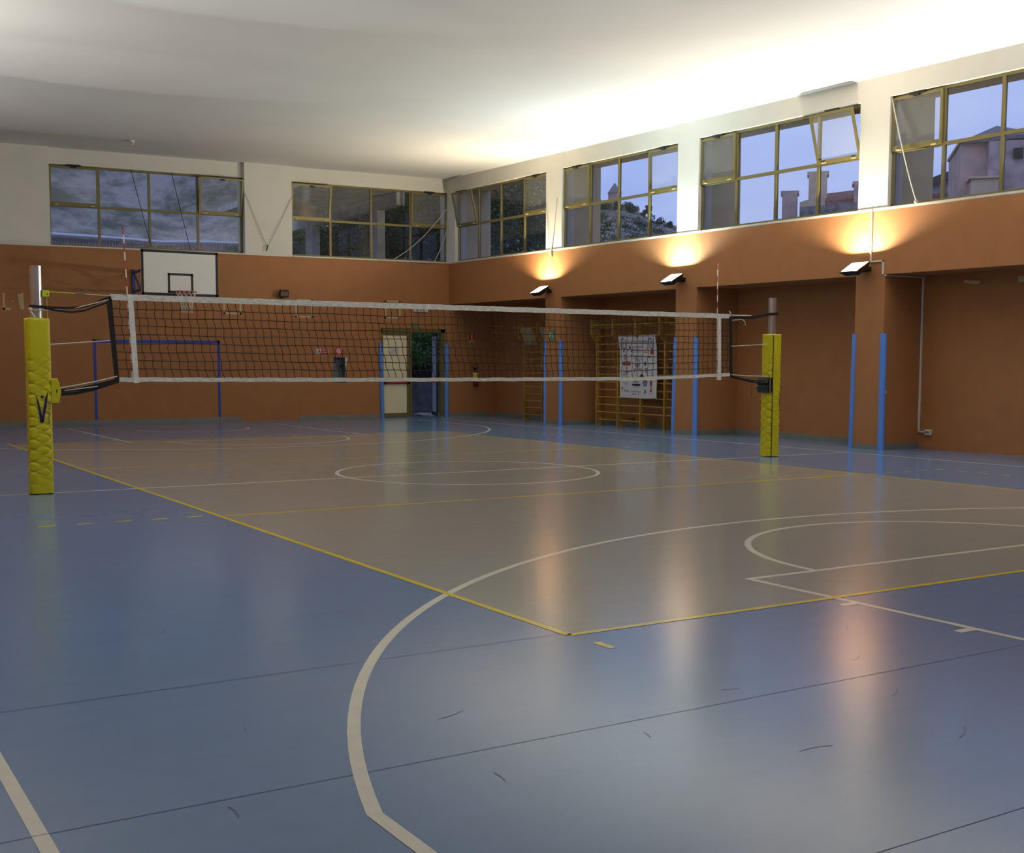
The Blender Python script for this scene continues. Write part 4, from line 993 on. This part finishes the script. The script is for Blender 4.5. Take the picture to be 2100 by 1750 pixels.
# porch with an edge beam and columns beyond the far wall
pc = thing('porch', (11.6, 28, -.08), 'concrete porch with edge beam and columns outside the far corner window', 'porch')
m = MB(); m.box((11.6, YF + .62, 6.0), (11.85, 40, 6.36)); m.build('edge_beam', CONCRETE, pc)
m = MB(); m.box((8.9, YF + .62, 6.36), (11.9, 33.2, 6.55)); m.build('roof_slab', CONCRETE, pc)
for ya, yb in ((26.80, 27.35), (31.7, 32.3)):
    m = MB(); m.box((11.6, ya, -.08), (11.85, yb, 6.0)); m.build('column', CONCRETE, pc)
# hill
hl_ = MB()
def ridge(az):
    T_ = [(-40, 14), (20, 14), (32, 12), (33.6, 9.6), (35.2, 7.75), (36.1, 7.55), (37.0, 7.55), (37.64, 7.38), (38.42, 6.9), (39.5, 6.6), (41, 6.0), (44, 3.6), (48, 1.5), (60, 1.0), (80, 1.0)]
    for (a, b), (c_, d) in zip(T_, T_[1:]):
        if az <= c_: return b + (d - b) * max(0, (az - a)) / (c_ - a)
    return 1.0
azs = [-35 + i * .35 for i in range(300)]; rs = [i / 22 for i in range(23)] + [1.06, 1.15]
def sstep(a_, b_, x_): q_ = min(1, max(0, (x_ - a_) / (b_ - a_))); return q_ * q_ * (3 - 2 * q_)
vs = []; fs = []
for az in azs:
    k_ = sstep(29.5, 34, az); r0_, r1_ = 88 + (250 - 88) * k_, 175 + (400 - 175) * k_
    for t0_ in rs:
        t = min(1, t0_); r_ = r0_ + (r1_ - r0_) * t0_
        h = r1_ * math.tan(R(ridge(az))) * (t ** .85) - (max(0, t0_ - 1) * 60)
        x, y = CAMP.x + r_ * math.sin(R(az)), CAMP.y + r_ * math.cos(R(az))
        nz = mnoise.fractal(Vector((x * .05, y * .05, 0)), 1, 2, 5) * 3.5 * math.sin(PI * t) + (mnoise.noise(Vector((x * .12, y * .12, 3))) * .8 if t > .9 else 0)
        vs.append((x, y, max(-1.0, h + 1.47 * t + nz - .4)))
nr = len(rs)
for i in range(len(azs) - 1):
    for j in range(nr - 1): fs.append((i * nr + j, (i + 1) * nr + j, (i + 1) * nr + j + 1, i * nr + j + 1))
hl_._add(vs, fs); o = hl_.build('hill', HILLM, smooth=True); setp(o, 'rocky scrub covered hillside filling the view behind the far windows', 'hill')
# scrub on the hill: bushes near the skyline
def azp(az, r_, z): return (CAMP.x + r_ * math.sin(R(az)), CAMP.y + r_ * math.cos(R(az)), z)
random.seed(11)
def leaf_cloud(mb, c_, rad, n_, size, sc=(1, 1, 1)):
    for _ in range(n_):
        d = Vector((random.gauss(0, 1), random.gauss(0, 1), random.gauss(0, 1))).normalized() * rad * random.random() ** .35
        p = Vector(c_) + Vector((d.x * sc[0], d.y * sc[1], d.z * sc[2]))
        u = Vector((random.gauss(0, 1), random.gauss(0, 1), random.gauss(0, 1))).normalized(); v = u.cross(Vector((random.gauss(0, 1), random.gauss(0, 1), random.gauss(0, 1)))).normalized()
        s1 = size * random.uniform(.6, 1.3); mb.quad(p - u * s1, p - v * s1 * .5, p + u * s1, p + v * s1 * .5)
sc_ = MB()
for _ in range(60):
    az = random.uniform(34.5, 41); r_ = random.uniform(392, 400); z = r_ * math.tan(R(ridge(az))) + 1.47
    leaf_cloud(sc_, azp(az, r_, z - random.uniform(0, 2)), random.uniform(.8, 1.8), 90, .35)
for _ in range(420):
    az = random.uniform(30, 39); r_ = random.uniform(230, 385); k_ = sstep(29.5, 34, az); r0_, r1_ = 88 + 162 * k_, 175 + 225 * k_; t = min(1, max(.05, (r_ - r0_) / (r1_ - r0_))); r_ = r0_ + (r1_ - r0_) * t; z = r1_ * math.tan(R(ridge(az))) * t ** .85 + 1.47 * t
    leaf_cloud(sc_, azp(az, r_, z), random.uniform(1.0, 3.2), 70, .32, (1.3, 1.3, .7))
o = sc_.build('hill_scrub', LEAF); setp(o, 'dark scrub scattered over the hillside and along its skyline', 'scrub', kind='stuff')
def tree(base, h, cr, label, nleaf, lsize, name='tree', lm=LEAF, group=None, nb=9, spread=1.0):
    t = thing(name, base, label, 'tree', group)
    b = Vector(base); m = MB(); m.tube([b, b + Vector((.1, 0, h * .35)), b + Vector((-.1, .1, h * .7))], [h * .03, h * .022, h * .012], 8)
    ends = []
    for i in range(nb):
        a = 2 * PI * i / nb + random.uniform(-.3, .3); s0 = b + Vector((0, 0, h * random.uniform(.35, .7))); e_ = s0 + Vector((math.cos(a) * cr * spread * random.uniform(.6, 1), math.sin(a) * cr * spread * random.uniform(.6, 1), h * random.uniform(.02, .28)))
        md = (s0 + e_) / 2 + Vector((0, 0, h * .03)); m.tube([s0, md, e_], [h * .012, h * .008, h * .004], 5); ends += [e_, md]
    m.build('trunk', BARK, t)
    c_ = MB()
    for e_ in ends + [b + Vector((0, 0, h * .85))]: leaf_cloud(c_, e_, cr * .36, nleaf // (2 * nb + 1), lsize, (1.2, 1.2, .7))
    c_.build('foliage', lm, t); return t
tree(azp(38.2, 395, 395 * math.tan(R(7.0))), 5.2, 1.9, 'lone tree on the hill skyline right of the tower', 900, .35, nb=5, spread=.5)
tree((15.2, 33.0, -.1), 11.5, 4.2, 'dark tree outside far corner window, its crown behind the porch column', 30000, .085, group='trees beyond the far corner')
tree((19.5, 36.0, -.1), 12.5, 4.6, 'dark tree outside the far end of the right wall, right of the porch', 30000, .085, group='trees beyond the far corner')
tree((13.4, 38.5, -.1), 8.5, 3.0, 'bushy green tree standing low behind the porch', 22000, .085, lm=LEAF2, group='trees beyond the far corner')
# leafy branch hanging beyond the open door
lb_ = MB()
for _ in range(16): leaf_cloud(lb_, (random.uniform(13.4, 15.3), random.uniform(28.5, 30.5), random.uniform(1.5, 2.9)), .35, 120, .07)
stemm = thing('leafy_shrub', (14.4, 29.5, -.08), 'green leafy shrub seen in the dark through the open door', 'shrub')
lb_.build('foliage', LEAF2, stemm); m = MB(); m.tube([(15.6, 29.9, -.08), (15.5, 29.8, 1.4), (14.6, 29.5, 2.3)], [.03, .025, .012], 6); m.build('stem', BARK, stemm)
hd = thing('darkening_hedge', (16.5, 33.0, -.08), 'dark leafy block added in the yard to blacken the view through the open door', 'darkening_hedge')  # added near-black planting, stands in for the darkness beyond the doorway
hm_ = MB(); hm_.box((12.6, 32.6, -.08), (21, 34.2, 4.6)); hm_.build('darkening_core', mat('shade_core_green', (.008, .014, .006), .9), hd)
hm_ = MB()
for _ in range(240): leaf_cloud(hm_, (random.uniform(12.6, 21), random.uniform(32.3, 32.7), random.uniform(0, 4.7)), .45, 60, .06)
hm_.build('darkening_leaves', mat('shade_leaf_green', (.015, .03, .01), .8), hd)
m = MB()
m.box((13.0, 31.3, -.1), (22, 31.5, .9)); setp(m.build('garden_wall', mat('dark_stone_wall', (.14, .13, .13), .9, noise=.5, nscale=3)), 'low grey wall in the yard seen through the open door', 'wall')
m = MB()
for i in range(14):
    px, py = random.uniform(13.0, 13.7), random.uniform(26.2, 27.2); m.obox((px, py, -.05 + random.random() * .05), (random.uniform(.05, .15), random.uniform(-.05, .05), .01), (random.uniform(-.03, .03), random.uniform(.04, .1), .02), (0, -.01, .015))
setp(m.build('rubble', mat('rubble_stone', (.35, .33, .30), .9)), 'small heap of rubble on the ground just outside the open door', 'rubble', kind='stuff')

# tower on the hill
tw = thing('hilltop_tower', azp(36.64, 398, 50.5), 'small hilltop church tower with pointed roof on the hill skyline', 'tower')
c_ = Vector(azp(36.64, 398, 0)); zb = 398 * math.tan(R(7.2)); zt = 398 * math.tan(R(8.05)) + 1.47; zp = 398 * math.tan(R(8.42)) + 1.47 + .8
hw = 2.15; m = MB(); k6 = [(c_.x + hw * math.cos(R(a)), c_.y + hw * math.sin(R(a))) for a in range(10, 370, 60)]
m.prism(k6, zb - 2, zt); m.build('tower_shaft', BRICK, tw)
m = MB(); k7 = [(c_.x + (hw + .35) * math.cos(R(a)), c_.y + (hw + .35) * math.sin(R(a)), zt) for a in range(10, 370, 60)]
m._add(k7 + [(c_.x, c_.y, zp)], [(i, (i + 1) % 6, 6) for i in range(6)] + [(5, 4, 3, 2, 1, 0)]); m.build('spire_roof', GREYST, tw)

# houses seen through the nearer right-hand windows
def P_at(u, v, dist):   # used once, to read the places of distant roofs off their bearings
    d = rt * ((u - 1050) / 2444) + up * (-(v - 950.6) / 2444) + fw; k_ = dist / math.hypot(d.x, d.y); return CAMP + d * k_
perp = Vector((math.cos(R(46)), -math.sin(R(46)), 0)); dep = Vector((math.sin(R(46)), math.cos(R(46)), 0))
def hb(mb, c0, w_, dpt, z0, z1):
    c0 = Vector((c0[0], c0[1], 0)); pts = [c0 - perp * w_ / 2, c0 + perp * w_ / 2, c0 + perp * w_ / 2 + dep * dpt, c0 - perp * w_ / 2 + dep * dpt]
    mb.prism([(p.x, p.y) for p in pts], z0, z1)
ho = thing('old_house', P_at(1700, 440, 60), 'old house with tiled roof and tall square chimneys behind the third window', 'building')
c1, c2, c3 = P_at(1620, 392, 60), P_at(1678, 352, 61.5), P_at(1768, 372, 60)
m = MB(); hb(m, c1, .72, 1.0, 0, c1.z - .12); hb(m, c1, .86, 1.15, c1.z - .12, c1.z + .02); m.build('chimney', BRICK, ho)
m = MB(); hb(m, c2, .88, 1.0, 0, c2.z - .14); hb(m, c2, 1.04, 1.15, c2.z - .14, c2.z + .02); m.build('chimney', mat('ochre_render', (.80, .60, .40), .9, noise=.2, nscale=2), ho)
m = MB(); hb(m, c3, .7, 1.0, 0, c3.z - .12); hb(m, c3, .85, 1.15, c3.z - .12, c3.z + .02); m.build('chimney', BRICK, ho)
rA, rB = P_at(1640, 425, 59.5), P_at(1775, 413, 59.5)
m = MB(); m._add([(rA.x, rA.y, 0), (rB.x, rB.y, 0), (rB.x, rB.y, rB.z), (rA.x, rA.y, rA.z)] + [(rA.x + dep.x * .4, rA.y + dep.y * .4, 0), (rB.x + dep.x * .4, rB.y + dep.y * .4, 0), (rB.x + dep.x * .4, rB.y + dep.y * .4, rB.z), (rA.x + dep.x * .4, rA.y + dep.y * .4, rA.z)],
     [(0, 1, 2, 3), (7, 6, 5, 4), (3, 2, 6, 7), (0, 3, 7, 4), (1, 5, 6, 2)]); m.build('parapet', GREYST, ho)
e0, e1, r0, r1 = P_at(1648, 418, 60.2), P_at(1780, 405, 60.2), P_at(1694, 397, 63.5), P_at(1785, 386, 63.5)
m = MB(); nn = 26
for i in range(nn):
    a = e0.lerp(e1, i / nn); b = e0.lerp(e1, (i + .62) / nn); c_ = r0.lerp(r1, (i + .62) / nn); d = r0.lerp(r1, i / nn); m.hexa([a, b, b + dep * .05 - Vector((0, 0, .1)), a - Vector((0, 0, .1)), d, c_, c_ - Vector((0, 0, .1)), d - Vector((0, 0, .1))])
m.hexa([e0 - Vector((0, 0, .05)), e1 - Vector((0, 0, .05)), e1 - Vector((0, 0, .2)), e0 - Vector((0, 0, .2)), r0 - Vector((0, 0, .05)), r1 - Vector((0, 0, .05)), r1 - Vector((0, 0, .2)), r0 - Vector((0, 0, .2))]); m.build('roof', ROOFT, ho)
ga, gb, gc = P_at(1640, 415, 60.1), P_at(1692, 398, 60.1), P_at(1664, 400, 60.1)
m = MB(); m._add([(ga.x, ga.y, 0), (gb.x, gb.y, 0), tuple(gb), tuple(ga), (ga.x + dep.x, ga.y + dep.y, 0), (gb.x + dep.x, gb.y + dep.y, 0), tuple(gb + dep), tuple(ga + dep)], [(0, 1, 2, 3), (7, 6, 5, 4), (3, 2, 6, 7), (0, 3, 7, 4), (1, 5, 6, 2)]); m.build('gable_wall', mat('ochre_render', (.80, .60, .40), .9), ho)

tb = thing('pink_tower_house', P_at(2040, 400, 45), 'tall pink rendered house with shallow hipped roof behind the nearest window', 'building')
q1 = P_at(1983, 294, 45); q2 = P_at(2060, 290, 45)
m = MB(); hb(m, P_at(2012, 300, 45), 1.3, 4, 0, q1.z); hb(m, P_at(2012, 294, 44.9), 1.4, 4, q1.z, q1.z + .1); m.build('wall', BRICK, tb)
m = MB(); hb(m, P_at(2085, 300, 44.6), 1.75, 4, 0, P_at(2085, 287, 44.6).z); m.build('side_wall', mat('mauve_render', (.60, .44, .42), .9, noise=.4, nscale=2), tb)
m = MB(); a, b, c_, ap = P_at(1978, 287, 44.7), P_at(2130, 272, 44.7), P_at(2100, 276, 49), P_at(2044, 258, 47)
m._add([tuple(a), tuple(b), tuple(b + dep * 5), tuple(a + dep * 5), tuple(ap), tuple(a - Vector((0, 0, .12))), tuple(b - Vector((0, 0, .12)))], [(0, 1, 4), (1, 2, 4), (2, 3, 4), (3, 0, 4), (5, 6, 1, 0), (3, 2, 1, 0)]); m.build('hipped_roof', mat('dark_slate_tiles', (.24, .20, .21), .8, noise=.4, nscale=5), tb)
m = MB(); hb(m, P_at(2020, 370, 44.2), .85, .8, 0, P_at(2020, 366, 44.2).z); hb(m, P_at(2020, 365, 44.1), 1.0, 1.0, P_at(2020, 366, 44.2).z, P_at(2020, 362, 44.2).z); m.build('low_chimney', mat('ochre_render', (.80, .60, .40), .9), tb)
for (u, v) in ((2089, 303),):
    p = P_at(u, v, 44.5); m = MB(); hb(m, p, .3, .06, p.z - .35, p.z); m.build('window', DARKM, tb)
sh = thing('grey_shed', P_at(1945, 395, 50), 'grey shed with sloping dark roof behind the nearest window, left of the pink house', 'building')
a0_, a1_ = P_at(1880, 378, 50), P_at(1992, 335, 50)
m = MB(); m._add([(a0_.x, a0_.y, 0), (a1_.x, a1_.y, 0), tuple(a1_ - Vector((0, 0, .3))), tuple(a0_ - Vector((0, 0, .3))), (a0_.x + dep.x * 4, a0_.y + dep.y * 4, 0), (a1_.x + dep.x * 4, a1_.y + dep.y * 4, 0), tuple(a1_ + dep * 4 - Vector((0, 0, .3))), tuple(a0_ + dep * 4 - Vector((0, 0, .3)))], [(0, 1, 2, 3), (7, 6, 5, 4), (3, 2, 6, 7), (0, 3, 7, 4), (1, 5, 6, 2)]); m.build('wall', mat('grey_sheet', (.55, .60, .64), .6), sh)
m = MB(); m.hexa([a0_ - dep * .3 - Vector((0, 0, .3)), a1_ - dep * .3 - Vector((0, 0, .3)), a1_ + dep * 4.3 - Vector((0, 0, .3)), a0_ + dep * 4.3 - Vector((0, 0, .3)), a0_ - dep * .3, a1_ - dep * .3, a1_ + dep * 4.3, a0_ + dep * 4.3]); m.build('roof', mat('dark_roof', (.09, .09, .11), .8), sh)
a0_, a1_ = P_at(1905, 398, 49.4), P_at(1984, 391, 49.4); m = MB(); m.hexa([a0_ - Vector((0, 0, .25)), a1_ - Vector((0, 0, .25)), a1_ + dep * .6 - Vector((0, 0, .25)), a0_ + dep * .6 - Vector((0, 0, .25)), a0_, a1_, a1_ + dep * .6, a0_ + dep * .6]); m.build('lean_to_roof', ROOFT, sh)

# house with a low tiled roof behind the far left window
rh = thing('tiled_roof_house', (8.5, 41, 0), 'low house with rows of clay roof tiles behind the far left window', 'building')
rid = [(100, 483), (238, 492), (330, 500), (420, 500), (560, 505)]
rdg = [P_at(u, v, 46) for u, v in rid]; eav = [P_at(u, 560, 43.0) for u, v in rid]
m = MB()
nb = 90
def along(L_, t):
    k_ = min(len(L_) - 2, int(t * (len(L_) - 1))); return L_[k_].lerp(L_[k_ + 1], t * (len(L_) - 1) - k_)
for i in range(nb):
    t0, t1 = i / nb, (i + .6) / nb
    for s in range(7):
        s0, s1 = s / 7, (s + 1) / 7
        a = along(rdg, t0).lerp(along(eav, t0), s0); b = along(rdg, t1).lerp(along(eav, t1), s0); c_ = along(rdg, t1).lerp(along(eav, t1), s1); d = along(rdg, t0).lerp(along(eav, t0), s1)
        mid0 = (a + b) / 2 + Vector((0, 0, .07)); mid1 = (d + c_) / 2 + Vector((0, 0, .10))
        m._add([a, mid0, b, d + Vector((0, 0, .03)), mid1, c_ + Vector((0, 0, .03))], [(0, 3, 4, 1), (1, 4, 5, 2), (3, 5, 4)])
for t0, t1 in zip(range(4), range(1, 5)):
    m.quad(rdg[t0] - Vector((0, 0, .03)), eav[t0] - Vector((0, 0, .03)), eav[t1] - Vector((0, 0, .03)), rdg[t1] - Vector((0, 0, .03)))
m.build('tiled_roof', mat('mauve_tiles', (.34, .24, .24), .7, noise=.5, nscale=4), rh)
m = MB(); m.tube([p + Vector((0, 0, .05)) for p in rdg], .08, 6); m.build('ridge_capping', mat('pale_capping', (.6, .62, .66), .5), rh)
m = MB(); dk = [P_at(100, 486, 45.5), P_at(232, 494, 45.5)]; m.hexa([dk[0] - Vector((0, 0, .32)), dk[1] - Vector((0, 0, .22)), dk[1] + dep * .4 - Vector((0, 0, .22)), dk[0] + dep * .4 - Vector((0, 0, .32)), dk[0], dk[1], dk[1] + dep * .4, dk[0] + dep * .4]); m.build('gutter_board', mat('dark_roof', (.09, .09, .11), .8), rh)
m = MB(); p0, p1 = eav[0], eav[-1]; m._add([(p0.x, p0.y, -.1), (p1.x, p1.y, -.1), tuple(p1), tuple(p0), (rdg[0].x, rdg[0].y, -.1), (rdg[-1].x, rdg[-1].y, -.1), tuple(rdg[-1] - Vector((0, 0, .1))), tuple(rdg[0] - Vector((0, 0, .1)))], [(0, 1, 2, 3), (7, 6, 5, 4), (0, 3, 7, 4), (1, 5, 6, 2)]); m.build('wall', OUTWALL, rh)

for o in list(bpy.data.objects):
    if '_o' in o: del o['_o']
